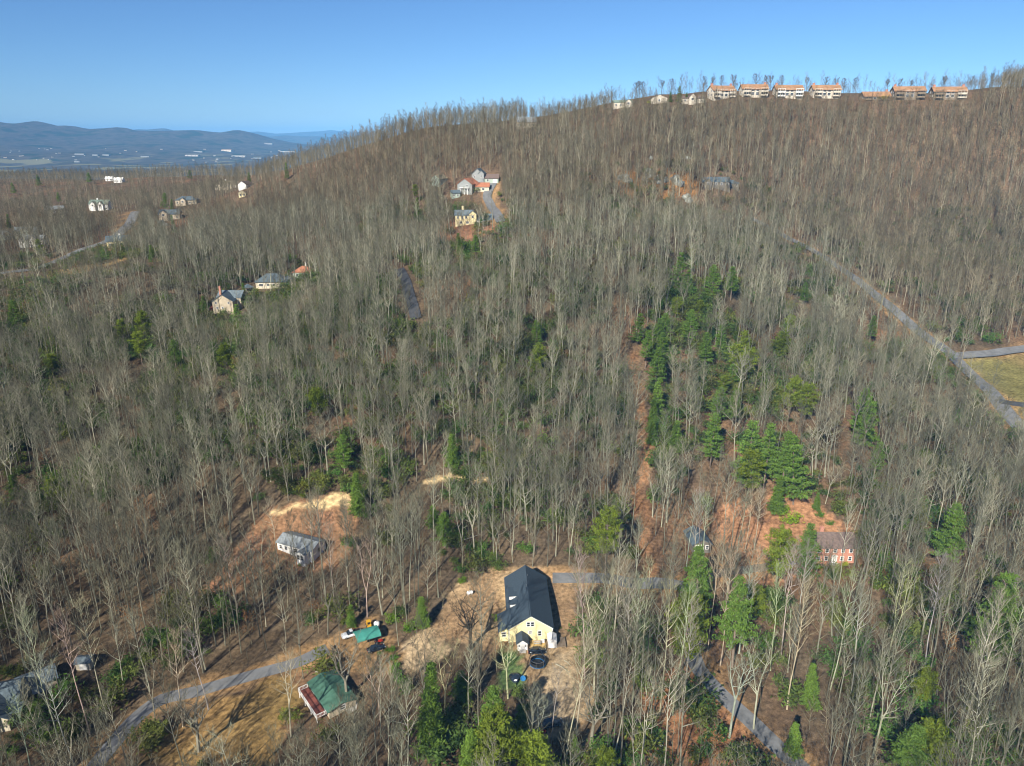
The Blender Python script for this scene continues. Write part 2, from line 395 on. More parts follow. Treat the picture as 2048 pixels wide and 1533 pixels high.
# ------------------------------------------------------------------ far valley and mountains
LAYERS = [
 (9800, 2100, [(-200,240),(0,248),(30,253),(55,254),(90,250),(120,257),(150,256),(180,261),(215,260),(245,258),(265,263),(310,264),(350,263),(390,262),(420,265),(440,266),(470,262),(500,266),(530,274),(560,280),(640,285),(800,285),(1100,282)]),
 (16500, 1500, [(-200,256),(0,262),(200,263),(340,259),(360,263),(460,268),(520,270),(545,273),(570,270),(600,272),(640,272),(680,274),(760,272),(1100,270)]),
 (23000, 1500, [(-200,262),(300,266),(480,266),(520,264),(560,267),(600,265),(640,264),(665,261),(700,264),(760,266),(1100,264)]),
]
def far_h(x, y):
    base = -70 + (vnoise(x, y, 1500, 41) - .5) * 50 + (vnoise(x, y, 420, 42) - .5) * 26 * np.clip(y / 4000, .3, 1.5)
    base = base + 60 * np.clip((y - 5000) / 6000, 0, 1) * vnoise(x, y, 1100, 44)
    z = base
    for Y, wd, prof in LAYERS:
        prof = [(u, 268 + (v - 268) * (1.4 if Y < 12000 else 1.2)) for u, v in prof]
        q = np.array([pix_y(u, v, Y) for u, v in prof])
        top = np.interp(x, q[:, 0], q[:, 2])
        yy = Y + (vnoise(x, y * 0, 2500, 51) - .5) * 900
        e = np.exp(-np.abs((y - yy) / wd) ** 1.6)
        sp = .55 + .45 * vnoise(x + (y - yy) * .25, y * .3, 750, 52)
        sp = 1 - (1 - sp) * np.clip(np.abs(y - yy) / 700, 0, 1)
        z = np.maximum(z, base * (1 - e) + top * e * sp)
    return z
fx = np.arange(-21000, 2500, 85.0)
fy = [1500.0]
while fy[-1] < 30000: fy.append(fy[-1] * 1.009)
fy = np.array(fy)
FX, FY = np.meshgrid(fx, fy); FZ = far_h(FX.ravel(), FY.ravel())
near_in = np.clip((FY.ravel() - 1450) / 900, 0, 1)
FZ = FZ * near_in + (-90) * (1 - near_in)
nx2 = len(fx)
me = bpy.data.meshes.new('valley_terrain')
_i = (np.arange(len(fy) - 1)[:, None] * nx2 + np.arange(nx2 - 1)[None]).ravel()
_q = np.stack([_i, _i + 1, _i + nx2 + 1, _i + nx2], 1)
me.from_pydata(np.c_[FX.ravel(), FY.ravel(), FZ].tolist(), [], _q.tolist())
me.polygons.foreach_set('use_smooth', [True] * len(_q))
def far_mat():
    m = bpy.data.materials.new('valley_woods_and_fields'); m.use_nodes = True; nt = m.node_tree; b = nt.nodes['Principled BSDF']
    b.inputs['Roughness'].default_value = 1; b.inputs['Specular IOR Level'].default_value = 0
    tc = nt.nodes.new('ShaderNodeTexCoord')
    def noise(s, lo, hi, det=5):
        n = nt.nodes.new('ShaderNodeTexNoise'); n.inputs['Scale'].default_value = s; n.inputs['Detail'].default_value = det
        nt.links.new(tc.outputs['Object'], n.inputs[0])
        r = nt.nodes.new('ShaderNodeMapRange'); r.inputs[1].default_value = lo; r.inputs[2].default_value = hi
        nt.links.new(n.outputs[0], r.inputs[0]); return r.outputs[0]
    def mix(f, a, c):
        x = nt.nodes.new('ShaderNodeMix'); x.data_type = 'RGBA'; nt.links.new(f, x.inputs[0])
        for k, q in ((6, a), (7, c)):
            if isinstance(q, tuple): x.inputs[k].default_value = (*q, 1)
            else: nt.links.new(q, x.inputs[k])
        return x.outputs[2]
    c = mix(noise(.012, .35, .65, 8), (.05, .048, .04), (.10, .09, .072))
    c = mix(noise(.004, .55, .62), c, (.03, .045, .028))
    geo = nt.nodes.new('ShaderNodeSeparateXYZ'); nt.links.new(tc.outputs['Object'], geo.inputs[0])
    low = nt.nodes.new('ShaderNodeMapRange'); low.inputs[1].default_value = 0; low.inputs[2].default_value = -45
    nt.links.new(geo.outputs[2], low.inputs[0])
    fl = nt.nodes.new('ShaderNodeMath'); fl.operation = 'MULTIPLY'
    nt.links.new(low.outputs[0], fl.inputs[0]); nt.links.new(noise(.0032, .56, .6, 3), fl.inputs[1])
    c = mix(fl.outputs[0], c, (.18, .17, .09))
    nt.links.new(c, b.inputs['Base Color'])
    return m
me.materials.append(far_mat()); me.update()
tag(link('valley_terrain', me), 'far valley floor with hazy blue mountain ranges', kind='structure')

# ------------------------------------------------------------------ roads
def strip(name, label, pix, width, m, off=.10):
    w = [Vector(at(*p)[:2]) for p in pix]
    pts = []
    for i in range(len(w) - 1):                                  # Catmull-Rom through the surveyed points
        p0, p1, p2, p3 = w[max(i-1, 0)], w[i], w[i+1], w[min(i+2, len(w)-1)]
        n = max(2, int((p2 - p1).length / 2.0))
        for k in range(n):
            t = k / n
            pts.append(.5 * ((2*p1) + (p2-p0)*t + (2*p0-5*p1+4*p2-p3)*t*t + (3*p1-p0-3*p2+p3)*t**3))
    pts.append(w[-1])
    mb = MB(); K = 5
    for i, p in enumerate(pts):
        d = (pts[min(i+1, len(pts)-1)] - pts[max(i-1, 0)]).normalized(); nrm = Vector((-d.y, d.x))
        q = [p + nrm * (width * (j / (K-1) - .5)) for j in range(K)]
        zz = H([a.x for a in q], [a.y for a in q])
        far = .5 if p.y > 300 else .12
        for a, z in zip(q, zz): mb.v.append((a.x, a.y, max(z, float(zz.mean()) - .4) + off + (far if p.y > 280 else 0)))
    for i in range(len(pts) - 1):
        for j in range(K - 1):
            mb.f.append((i*K+j, (i+1)*K+j, (i+1)*K+j+1, i*K+j+1)); mb.m.append(0)
    return tag(mb.build(name, m), label, kind='structure')
strip('road', 'worn grey asphalt road climbing through bare woods', ROAD_MAIN, 6.2, M['asphalt'])
strip('side_road', 'asphalt side road meeting the main road at a junction', ROAD_SIDE, 6.0, M['asphalt'], .13)
strip('driveway', 'dark asphalt driveway between lawns', ROAD_DRIVE, 4.2, M['darkasphalt'], .15)
strip('hill_road', 'pale road curving below scattered hillside houses', ROAD_LEFT, 8.0, M['asphalt'])
strip('curved_road', 'grey road bending beside the red roofed houses', ROAD_MID, 6.0, M['asphalt'])
strip('shaded_road', 'dark road stretch hidden in bare woods', ROAD_DARK, 5.0, M['darkasphalt'])
strip('lane', 'narrow grey lane passing behind the yellow house', LANE, 4.2, M['asphalt'])
strip('lane_spur', 'gravel drive leading to the brick house', LANE2, 3.2, M['drive'], .14)
strip('gravel_drive', 'grey drive crossing the brown lawn to the carport', DRIVE_L, 3.8, M['asphalt'])
# ------------------------------------------------------------------ buildings
def place(rot=0.0, off=(0, 0, 0)):
    return Matrix.Translation(Vector(off)) @ Matrix.Rotation(rot, 4, 'Z')
def gable_wall(L, W, h, rise, base, X):
    mb = MB()
    mb.prism([(-W/2, base), (W/2, base), (W/2, h), (0, h + rise), (-W/2, h)], 'x', -L/2, L/2, X)
    return mb
def gable_roof(L, W, h, rise, ov, t, X, ovg=None):
    mb = MB(); ovg = ov if ovg is None else ovg
    s = rise / (W / 2); e = W/2 + ov; ze = h - ov * s
    for sg in (-1, 1):
        mb.prism([(0, h + rise + .03), (sg*e, ze + .03), (sg*e, ze + .03 + t), (0, h + rise + .03 + t)][::sg], 'x', -L/2 - ovg, L/2 + ovg, X)
    return mb
def hip_roof(L, W, h, rise, ov, X, ridge=None):
    mb = MB(); a, b = L/2 + ov, W/2 + ov; r = (L - W) / 2 if ridge is None else ridge; r = max(r, .05)
    z0 = h + .02
    vs = [(-a,-b,z0),(a,-b,z0),(a,b,z0),(-a,b,z0),(-a,-b,z0+.18),(a,-b,z0+.18),(a,b,z0+.18),(-a,b,z0+.18),(-r,0,z0+rise),(r,0,z0+rise)]
    mb.add(vs, [(0,3,2,1),(0,1,5,4),(1,2,6,5),(2,3,7,6),(3,0,4,7),(4,5,9,8),(6,7,8,9),(5,6,9),(7,4,8)], 0, X)
    return mb
FACE = {'F': ((0, -1), (1, 0)), 'B': ((0, 1), (-1, 0)), 'L': ((-1, 0), (0, -1)), 'R': ((1, 0), (0, 1))}
def opening(root, L, W, face, a, z, w, h, X, frame, pane, name='window', bar=True):
    """frame of four bars standing proud of the wall, the pane set back inside it; a is measured to the viewer's right"""
    (nx_, ny_), (tx, ty) = FACE[face]
    d = (L if face in 'LR' else W) / 2
    B = Matrix(((tx, nx_, 0, nx_*d + tx*a), (ty, ny_, 0, ny_*d + ty*a), (0, 0, 1, z), (0, 0, 0, 1)))
    B = X @ B; f = .13
    mb = MB()
    mb.box((-w/2 - f/2, .05, 0), (f, .10, h + 2*f), B); mb.box((w/2 + f/2, .05, 0), (f, .10, h + 2*f), B)
    mb.box((0, .05, h/2 + f/2), (w, .10, f), B); mb.box((0, .05, -h/2 - f/2), (w, .10, f), B)
    if bar: mb.box((0, .045, 0), (w, .07, .07), B)
    wo = mb.build(name, frame, root)
    mb = MB(); mb.box((0, .015, 0), (w, .03, h), B)
    mb.build('pane' if name == 'window' else 'panel', pane, wo)
    return wo
def block(root, L, W, h, rise, wall, roof, ov=.5, rot=0, off=(0, 0, 0), base=-3.0, kind='gable', names=('wall', 'roof'), wins=(), t=.18, frame=None, ovg=None, ridge=None, sub=False):
    X = place(rot, off)
    if kind == 'hip':
        mb = MB(); mb.box((0, 0, (h + base)/2), (L, W, h - base), X); wo = mb.build(names[0], wall, root)
        ro = hip_roof(L, W, h, rise, ov, X, ridge).build(names[1], roof, wo if sub else root)
    else:
        wo = gable_wall(L, W, h, rise, base, X).build(names[0], wall, root)
        ro = gable_roof(L, W, h, rise, ov, t, X, ovg).build(names[1], roof, wo if sub else root)
    for q in wins:
        face, a, z, w_, h_ = q[:5]; nm = q[5] if len(q) > 5 else 'window'
        opening(root, L, W, face, a, z, w_, h_, X, frame or M['white'], M['glass'] if nm == 'window' else M['white'], nm, nm == 'window')
    return wo, ro
def chimney(parent, x, y, z0, z1, w=1.0, m=None):
    mb = MB(); mb.box((x, y, (z0+z1)/2), (w, w*.75, z1 - z0)); mb.box((x, y, z1 + .08), (w*1.2, w*.95, .16)); mb.box((x, y, z1 + .3), (w*.4, w*.4, .3))
    mb.build('chimney', m or M['brick'], parent)
def rail(root, pts, h=1.0, m=None, name='railing', z=0):
    """posts, top rail, bottom rail and balusters along a line"""
    mb = MB()
    for (x1, y1), (x2, y2) in zip(pts[:-1], pts[1:]):
        d = Vector((x2-x1, y2-y1)); n = max(1, int(d.length / .32)); ang = math.atan2(d.y, d.x)
        X = place(ang, (x1, y1, z))
        mb.box((d.length/2, 0, h), (d.length, .10, .09), X); mb.box((d.length/2, 0, .12), (d.length, .06, .06), X)
        for k in range(n + 1):
            big = k % 6 == 0 or k == n
            mb.box((d.length*k/n, 0, h/2), (.12 if big else .05, .12 if big else .05, h - .05), X)
    return mb.build(name, m or M['white'], root)
def planks(root, x0, x1, y0, y1, z, w, m, along='x', t=.05, rng=random.Random(3), name='plank'):
    n = max(2, int(((y1-y0) if along == 'x' else (x1-x0)) / w))
    base = MB(); base.box((0, 0, 0), ((x1-x0) if along == 'x' else w*.88, w*.88 if along == 'x' else (y1-y0), t))
    md = base.mesh('plank', m)
    for k in range(n):
        o = link(name, md, root)
        c = (k + .5) / n
        o.location = ((x0+x1)/2, y0 + (y1-y0)*c, z + rng.uniform(-.01, .015)) if along == 'x' else (x0 + (x1-x0)*c, (y0+y1)/2, z + rng.uniform(-.01, .015))

# the yellow house with the charcoal roof
hz = -.05
hs = thing('yellow_house', (4.27, 166.5, hz), R(92.6), 'long yellow house with charcoal gable roof and white dormers', 'house')
L0, W0, HE, RI = 22.6, 11.3, 3.75, 3.75
block(hs, L0, W0, HE, RI, M['yellow'], M['charcoal'], ov=.35, ovg=.3, wins=[('L', -.62, 5.0, .75, 1.25), ('L', .42, 5.0, .75, 1.25), ('L', -.1, 2.55, .75, .7), ('L', 2.3, 2.2, .8, 1.35),
      ('R', -2.5, 2.0, 1.0, 1.3), ('R', 2.5, 2.0, 1.0, 1.3), ('B', -7, 2, 1, 1.3), ('B', -2, 2, 1, 1.3), ('F', -6, 2, 1, 1.3), ('F', 0, 2, 1, 1.3), ('F', 6, 2, 1, 1.3)])
mb = MB()                                                        # gable trim boards
for sg in (-1, 1):
    a = math.atan2(RI, W0/2)
    X = Matrix.Translation((-L0/2 - .06, sg*W0/4, HE + RI/2 - .14)) @ Matrix.Rotation(-sg*a, 4, 'X')
    mb.box((0, 0, 0), (.08, math.hypot(W0/2, RI) + .3, .24), X)
mb.box((-L0/2 - .05, W0/2 - .1, (HE - 1)/2), (.09, .22, HE + 1)); mb.box((-L0/2 - .05, -W0/2 + .1, (HE - 1)/2), (.09, .22, HE + 1))
mb.build('trim', M['white'], hs)
# lean-to wing on the west side, its roof carried out from the main slope
yw = W0/2
mb = MB(); mb.prism([(yw - .4, -3), (yw + 2.3, -3), (yw + 2.3, 2.95), (yw - .4, 3.5)], 'x', -L0/2 + .7, -L0/2 + 6.6); wg = mb.build('wing', M['yellow'], hs)
mb = MB(); mb.prism([(.35, 7.42), (yw + 2.75, 2.85), (yw + 2.75, 3.05), (.35, 7.70)], 'x', -L0/2 - .28, -L0/2 + 7.0); mb.build('wing_roof', M['charcoal'], wg)
opening(hs, L0, W0, 'L', -W0/2 - 1.2, 1.6, 1.0, 1.3, place(0, (.7, 0, 0)), M['white'], M['glass'])
for k, xx in enumerate((-3.0, .6, 3.6)):                         # shed dormers
    mb = MB(); y0, y1 = 2.75, 5.0; z = lambda y: HE + RI - y * RI/(W0/2)
    top0, top1 = z(y0) + .06, z(y1) + 1.45
    if k == 2: y0 = 3.7; top0, top1 = z(y0) + .05, z(y1) + .8
    mb.prism([(y0, z(y0)), (y1, z(y1)), (y1, top1), (y0, top0)], 'x', xx - .9, xx + .9); dm = mb.build('dormer', M['white'], hs)
    mb = MB(); mb.prism([(y0 - .2, top0 + .02), (y1 + .3, top1 + .02), (y1 + .3, top1 + .16), (y0 - .2, top0 + .16)], 'x', xx - .98, xx + 1.15); mb.build('dormer_roof', M['charcoal'], dm)
    mb = MB(); mb.box((xx, y1 + .04, z(y1) + .62), (1.0, .06, .6)); mb.build('pane', M['glass'], dm)
# the entrance porch
pw, pr = block(hs, 3.6, 2.5, 2.05, .95, M['white'], M['charcoal'], ov=.38, ovg=.2, off=(-L0/2 - 1.8, 2.3, 0), names=('porch', 'porch_roof'),
     wins=[('L', 0, 1.0, .8, 1.7, 'door'), ('L', -.82, 1.35, .36, .6), ('L', .82, 1.35, .36, .6), ('F', 0, 1.3, .8, .8), ('B', 0, 1.3, .8, .8)], sub=True)
mb = MB(); mb.box((-L0/2 - 3.9, 2.3, .15), (.6, 1.6, .3)); mb.box((-L0/2 - 4.4, 2.3, .05), (.5, 1.6, .2)); mb.build('step', M['concrete'], hs)
for vx, vy in ((1.5, .25), (6.5, -.3)):
    mb = MB(); mb.box((vx, vy, HE + RI + .25), (.12, .12, .65)); mb.build('vent', M['chrome'], hs)

# white metal shed beside it
sx, sy = 10.15, 153.6
sd = thing('shed', (sx, sy, h1(sx, sy)), R(90), 'small white metal shed beside the yellow house', 'shed')
block(sd, 2.9, 2.15, 1.95, .6, M['white'], M['white'], ov=.12, wins=[('L', 0, .95, 1.3, 1.7, 'door')], base=-.3, t=.06)
mb = MB()
mb.box((0, 0, 2.62), (3.1, .14, .07))
mb.build('ridge_cap', M['chrome'], sd)
# weathered wooden platform
px_, py_ = at(1122, 1288)[:2]
pf = thing('wooden_platform', (px_, py_, h1(px_, py_)), R(2), 'weathered brown wooden platform on the ground beside the white shed', 'platform')
planks(pf, -1.15, 1.15, -1.9, 1.9, .55, .19, M['wood'], 'y', .06)
for yy in (-1.7, 0, 1.7):
    mb = MB(); mb.box((0, yy, .42), (2.3, .14, .2)); mb.build('beam', M['wood'], pf)
    for xx in (-1.05, 1.05): mb = MB(); mb.box((xx, yy, .1), (.14, .16, .6)); mb.build('leg', M['wood'], pf)
# fresh timber deck by the yellow wall with a bench on it
dx_, dy_ = 6.6, 153.3
dk = thing('timber_deck', (dx_, dy_, h1(dx_, dy_)), R(2.6), 'fresh yellow timber deck against the yellow house', 'deck')
planks(dk, -1.9, 1.9, -1.4, 1.5, .42, .2, M['newwood'], 'x')
mb = MB(); mb.box((0, -1.35, .22), (3.8, .1, .34)); mb.box((0, 1.4, .22), (3.8, .1, .34)); mb.box((-1.85, 0, .22), (.1, 2.6, .34)); mb.box((1.85, 0, .22), (.1, 2.6, .34)); mb.build('frame', M['newwood'], dk)
bn = thing('garden_bench', (dx_ - .2, dy_ - .5, h1(dx_, dy_) + .46), R(3), 'grey garden bench standing on the timber deck', 'bench')
planks(bn, -.95, .95, -.25, .25, .45, .12, M['concrete'], 'x', .05, name='slat')
mb = MB(); mb.box((0, .3, .75), (1.9, .05, .14)); mb.box((0, .32, .95), (1.9, .05, .14)); mb.build('backrest', M['concrete'], bn)
for xx in (-.85, .85):
    mb = MB(); mb.box((xx, -.2, .22), (.07, .07, .44)); mb.box((xx, .28, .5), (.07, .07, 1.0)); mb.build('leg', M['chrome'], bn)
cb = thing('storage_box', (dx_ + 1.2, dy_ + .6, h1(dx_, dy_) + .46), 0, 'white storage box standing on the timber deck', 'box')
mb = MB(); mb.box((0, 0, .3), (.9, .6, .6)); mb.build('body', M['white'], cb); mb = MB(); mb.box((0, 0, .64), (.98, .68, .08)); mb.build('lid', M['white'], cb)

# ---------------- vehicles
def wheel(root, x, y, r=.33, w=.22):
    mb = MB(); mb.tube([(x, y - w/2, r), (x, y - w/2 + .04, r), (x, y + w/2 - .04, r), (x, y + w/2, r)], [r*.9, r, r, r*.9], 14)
    t = mb.build('wheel', M['rubber'], root)
    mb = MB(); s = 1 if y > 0 else -1; mb.tube([(x, y + s*(w/2 - .03), r), (x, y + s*(w/2 + .015), r)], [r*.62, r*.55], 10); mb.build('rim', M['chrome'], t)
def car(name, loc, yaw, label, paint, cat='car', L=4.5, Wd=1.8, kind='sedan', group=None):
    root = thing(name, loc, yaw, label, cat, group); a, b = L/2, Wd/2
    def shell(prof, tops, m, nm, parent):
        """lofted cross-sections along x: (x, halfwidth, z0, z1) rounded at the shoulders"""
        mb = MB(); n = len(prof)
        for x, hw, z0, z1 in prof:
            s = min(.12, (z1 - z0) * .3)
            mb.v += [(x, -hw*.96, z0), (x, -hw, z0 + s), (x, -hw, z1 - s*1.6), (x, -hw + s*tops, z1), (x, hw - s*tops, z1), (x, hw, z1 - s*1.6), (x, hw, z0 + s), (x, hw*.96, z0)]
        for i in range(n - 1):
            for j in range(8): mb.f.append((i*8+j, (i+1)*8+j, (i+1)*8+(j+1) % 8, i*8+(j+1) % 8)); mb.m.append(0)
        mb.f += [tuple(range(8))[::-1], tuple(range(8*(n-1), 8*n))]; mb.m += [0, 0]
        mb.f = [f[::-1] for f in mb.f]
        return mb.build(nm, m, parent, True)
    if kind == 'pickup':
        shell([(-a, b*.93, .42, .95), (-a+.12, b, .36, 1.05), (-.35, b, .33, 1.08), (.2, b, .33, 1.08), (a*.55, b, .33, 1.05), (a-.2, b*.97, .36, .98), (a, b*.86, .42, .80)], 1.2, paint, 'body', root)
        mb = MB(); mb.box((-a*.58, 0, 1.09), (a*.74, Wd*.82, .03)); mb.build('truck_bed', M['rubber'], root)
        cab = [(-.45, b*.86, 1.02, 1.55), (-.35, b*.84, 1.02, 1.72), (.45, b*.84, 1.02, 1.74), (.75, b*.86, 1.02, 1.60), (1.15, b*.9, 1.0, 1.1)]
    else:
        suv = kind == 'suv'; tz = 1.72 if suv else 1.44
        shell([(-a, b*.82, .42, .78), (-a+.10, b*.95, .32, .92), (-a*.55, b, .28, .95), (0, b, .26, .93), (a*.5, b, .28, .90), (a*.85, b*.96, .32, .80), (a, b*.80, .40, .62)], 1.4, paint, 'body', root)
        cab = [(-a*.92 if suv else -a*.80, b*.84, .86, .98 if not suv else 1.25), (-a*.72 if suv else -a*.48, b*.80, .86, tz - .06), (-a*.2, b*.80, .86, tz), (a*.12, b*.80, .86, tz - .02), (a*.48, b*.86, .84, .93)]
    c = shell(cab, 1.8, M['glass'], 'window', root)
    mb = MB(); zt = max(q[3] for q in cab); mid = [q for q in cab if q[3] > zt - .12]
    mb.box(((mid[0][0] + mid[-1][0])/2, 0, zt + .005), (mid[-1][0] - mid[0][0], Wd*.66, .05)); mb.build('roof', paint, root)
    for x in (-a*.62, a*.62):
        for y in (-b + .08, b - .08): wheel(root, x, y)
    for y in (-b*.62, b*.62):
        mb = MB(); mb.box((a - .03, y, .66), (.12, .32, .14)); mb.build('headlight', M['lamp'], root)
        mb = MB(); mb.box((-a + .03, y, .78), (.1, .28, .14)); mb.build('taillight', M['redpaint'], root)
    for y in (-b - .07, b + .07):
        mb = MB(); mb.box((a*.33, y, 1.0), (.14, .16, .12)); mb.build('mirror', paint, root)
    return root
def gp(u, v, dz=0.0):
    x, y, z = at(u, v); return (x, y, z + dz)
car('parked_car', gp(1074, 1306), R(3), 'black car parked across the yard in front of the yellow house', M['black'])
car('parked_car', gp(752, 1301), R(27), 'dark blue car parked beside the teal carport', M['darkblue'], L=4.7)
car('pickup_truck', gp(703, 1272), R(-152), 'white pickup truck parked at the end of the teal carport', M['carwhite'], 'truck', 5.3, 1.95, 'pickup')
car('parked_car', gp(1104, 1452), R(20), 'dark car parked under trees below the gravel yard', M['darkblue'], L=4.8, Wd=1.9, kind='suv')
car('parked_car', gp(1574, 1131), R(12), 'white car parked beside the brick house', M['carwhite'], L=4.6)

# ---------------- trampoline, paddling pool and yard things
tx, ty, tz = gp(1075, 1333)
tr = thing('trampoline', (tx, ty, tz), 0, 'round trampoline with blue pad and black net enclosure', 'trampoline')
def ring(r0, r1, z0, z1, n=28):
    mb = MB()
    for k in range(n):
        t = 2*math.pi*k/n; c, s = math.cos(t), math.sin(t)
        mb.v += [(r0*c, r0*s, z0), (r1*c, r1*s, z0), (r1*c, r1*s, z1), (r0*c, r0*s, z1)]
    for k in range(n):
        a, b = 4*k, 4*((k+1) % n)
        mb.f += [(a+i, b+i, b+(i+1) % 4, a+(i+1) % 4) for i in range(4)]; mb.m += [0]*4
    return mb
ring(1.62, 1.95, .78, .86).build('safety_pad', M['blue'], tr)
mb = MB(); mb.tube([(0, 0, .78), (0, 0, .80)], [1.66, 1.66], 28); mb.build('mat', M['net'], tr)
ring(1.80, 1.86, 2.28, 2.36).build('top_hoop', M['chrome'], tr)
ring(1.815, 1.825, .9, 1.75).build('net', M['net'], tr)
for k in range(6):
    t = k*math.pi/3 + .3; c, s = 1.9*math.cos(t), 1.9*math.sin(t)
    mb = MB(); mb.tube([(c, s, 0), (c, s, 2.3)], [.035, .035], 6); mb.build('pole', M['chrome'], tr)
    mb = MB(); c2, s2 = 1.9*math.cos(t + .5), 1.9*math.sin(t + .5); mb.tube([(c, s, .78), (c*.98, s*.98, .06), (c2, s2, .04)], [.03]*3, 6); mb.build('leg', M['chrome'], tr)
bx, by, bz = gp(1046, 1363)
pl = thing('paddling_pool', (bx, by, bz + .75), 0, 'round blue paddling pool tipped up beside the green lawn', 'pool')
pl.rotation_euler = (R(38), R(12), 0)
pl.scale = (.75, .75, .75); ring(.62, .85, -.14, .14, 24).build('rim', M['blue'], pl); mb = MB(); mb.tube([(0, 0, -.12), (0, 0, -.07)], [.7, .7], 24); mb.build('floor', M['blue'], pl)
bx, by, bz = gp(1030, 1356)
tp = thing('tarpaulin_heap', (bx, by, bz), 0, 'low heap under a dark tarpaulin beside the blue pool', 'tarpaulin')
mb = MB(); rg = random.Random(5)
for j in range(7):
    for k in range(14):
        t = 2*math.pi*k/14; r = 1.5*math.cos(j/6*math.pi/2)*(1 + .18*rg.uniform(-1, 1)); mb.v.append((r*math.cos(t), r*math.sin(t), .9*math.sin(j/6*math.pi/2) + rg.uniform(-.08, .08) - .05))
for j in range(6):
    for k in range(14): mb.f.append((j*14+k, j*14+(k+1) % 14, (j+1)*14+(k+1) % 14, (j+1)*14+k)); mb.m.append(0)
mb.build('cover', M['darkblue'], tp)
bx, by, bz = gp(940, 1190)
pt = thing('gas_tank', (bx, by, bz), R(20), 'small white tank standing on the bare slope', 'tank')
mb = MB(); mb.tube([(-.95, 0, .75), (-.85, 0, .75), (-.65, 0, .75), (.65, 0, .75), (.85, 0, .75), (.95, 0, .75)], [.1, .36, .5, .5, .36, .1], 14); mb.build('body', M['white'], pt, True)
for xx in (-.5, .5):
    mb = MB(); mb.box((xx, 0, .15), (.12, .8, .5)); mb.build('foot', M['concrete'], pt)
mb = MB(); mb.tube([(0, 0, 1.2), (0, 0, 1.42)], [.16, .14], 10); mb.build('valve_cap', M['white'], pt)
bx, by, bz = gp(1086, 1470)
wb = thing('wheelbarrow', (bx, by, bz), R(30), 'red wheelbarrow standing near the dark car', 'wheelbarrow')
mb = MB(); mb.add([(-.7,-.45,.75),(.7,-.4,.85),(.7,.4,.85),(-.7,.45,.75),(-.4,-.28,.35),(.4,-.25,.32),(.4,.25,.32),(-.4,.28,.35)], [(4,5,6,7),(0,1,5,4),(1,2,6,5),(2,3,7,6),(3,0,4,7)]); mb.build('tray', M['redpaint'], wb)
mb = MB(); mb.tube([(.8, -.06, .25), (.8, .06, .25)], [.25, .25], 12); mb.build('wheel', M['rubber'], wb)
for s in (-1, 1):
    mb = MB(); mb.tube([(.8, s*.1, .25), (-.3, s*.3, .4), (-1.3, s*.35, .7)], [.03]*3, 6); mb.build('handle', M['wood'], wb)
    mb = MB(); mb.tube([(-.35, s*.28, .4), (-.45, s*.28, 0)], [.03]*2, 6); mb.build('leg', M['chrome'], wb)

# ---------------- teal carport with its machines
cx, cy, cz = gp(735, 1284)
cp = thing('carport', (cx, cy, cz), R(27), 'teal metal carport with curved roof beside the drive', 'carport')
mb = MB(); N = 9; Lc, Wc = 6.4, 4.6
arc = [(Wc/2*math.cos(math.pi*(k/(N-1))), 2.35 + 1.0*math.sin(math.pi*(k/(N-1)))) for k in range(N)]
mb.prism(arc + [(p[0]*.985, p[1] - .07) for p in arc[::-1]], 'x', -Lc/2, Lc/2)
mb.build('roof', M['teal'], cp, False)
for xx in (-Lc/2 + .1, 0, Lc/2 - .1):
    for yy in (-Wc/2 + .08, Wc/2 - .08):
        mb = MB(); mb.box((xx, yy, 1.15), (.1, .1, 2.4)); mb.build('post', M['chrome'], cp)
for yy in (-Wc/2 + .08, Wc/2 - .08):
    mb = MB(); mb.box((0, yy, 2.28), (Lc, .08, .1)); mb.build('rail', M['chrome'], cp)
bx, by, bz = gp(757, 1287)
tc_ = thing('tractor', (bx, by, bz), R(20), 'small red tractor parked beside the carport post', 'tractor')
mb = MB(); mb.box((.55, 0, .75), (1.1, .5, .5)); mb.box((-.35, 0, .62), (.8, .6, .3)); mb.prism([(.1, .98), (1.1, .95), (1.1, 1.02), (.1, 1.08)], 'y', -.24, .24); mb.build('body', M['redpaint'], tc_)
mb = MB(); mb.box((-.5, 0, .95), (.45, .45, .1)); mb.box((-.72, 0, 1.2), (.08, .45, .45)); mb.build('seat', M['rubber'], tc_)
for y in (-.5, .5): wheel(tc_, -.5, y, .5, .3); wheel(tc_, .85, y*.9, .3, .2)
mb = MB(); mb.tube([(.1, 0, 1.0), (-.15, 0, 1.3)], [.03, .03], 6); mb.tube([(-.13, -.16, 1.3), (-.2, 0, 1.34), (-.13, .16, 1.3)], [.02]*3, 6); mb.build('steering_wheel', M['rubber'], tc_)
bx, by, bz = gp(738, 1256)
ym = thing('skid_loader', (bx, by, bz), R(110), 'small yellow loader standing behind the carport', 'loader')
mb = MB(); mb.box((0, 0, .8), (2.0, 1.1, .7)); mb.build('body', M['yellowpaint'], ym)
mb = MB()
for x, y in ((-.4, -.5), (-.4, .5), (.5, -.5), (.5, .5)): mb.box((x, y, 1.6), (.1, .1, 1.0))
mb.box((.05, 0, 2.12), (1.15, 1.15, .08)); mb.build('cab', M['yellowpaint'], ym)
mb = MB(); mb.box((0, 0, 1.45), (.5, .6, .6)); mb.build('seat', M['rubber'], ym)
for y in (-.62, .62):
    wheel(ym, -.6, y, .42, .28); wheel(ym, .6, y, .42, .28)
    mb = MB(); mb.tube([(-.9, y*.9, 1.3), (.9, y*.9, 1.1), (1.4, y*.9, .5)], [.07]*3, 6); mb.build('arm', M['yellowpaint'], ym)
mb = MB(); mb.prism([(1.35, .15), (2.0, .1), (2.0, .16), (1.45, .22), (1.4, .75), (1.33, .75)], 'y', -.8, .8); mb.build('bucket', M['chrome'], ym)
bx, by, bz = gp(754, 1254)
wt = thing('water_tank', (bx, by, bz), 0, 'upright white plastic tank behind the carport', 'tank')
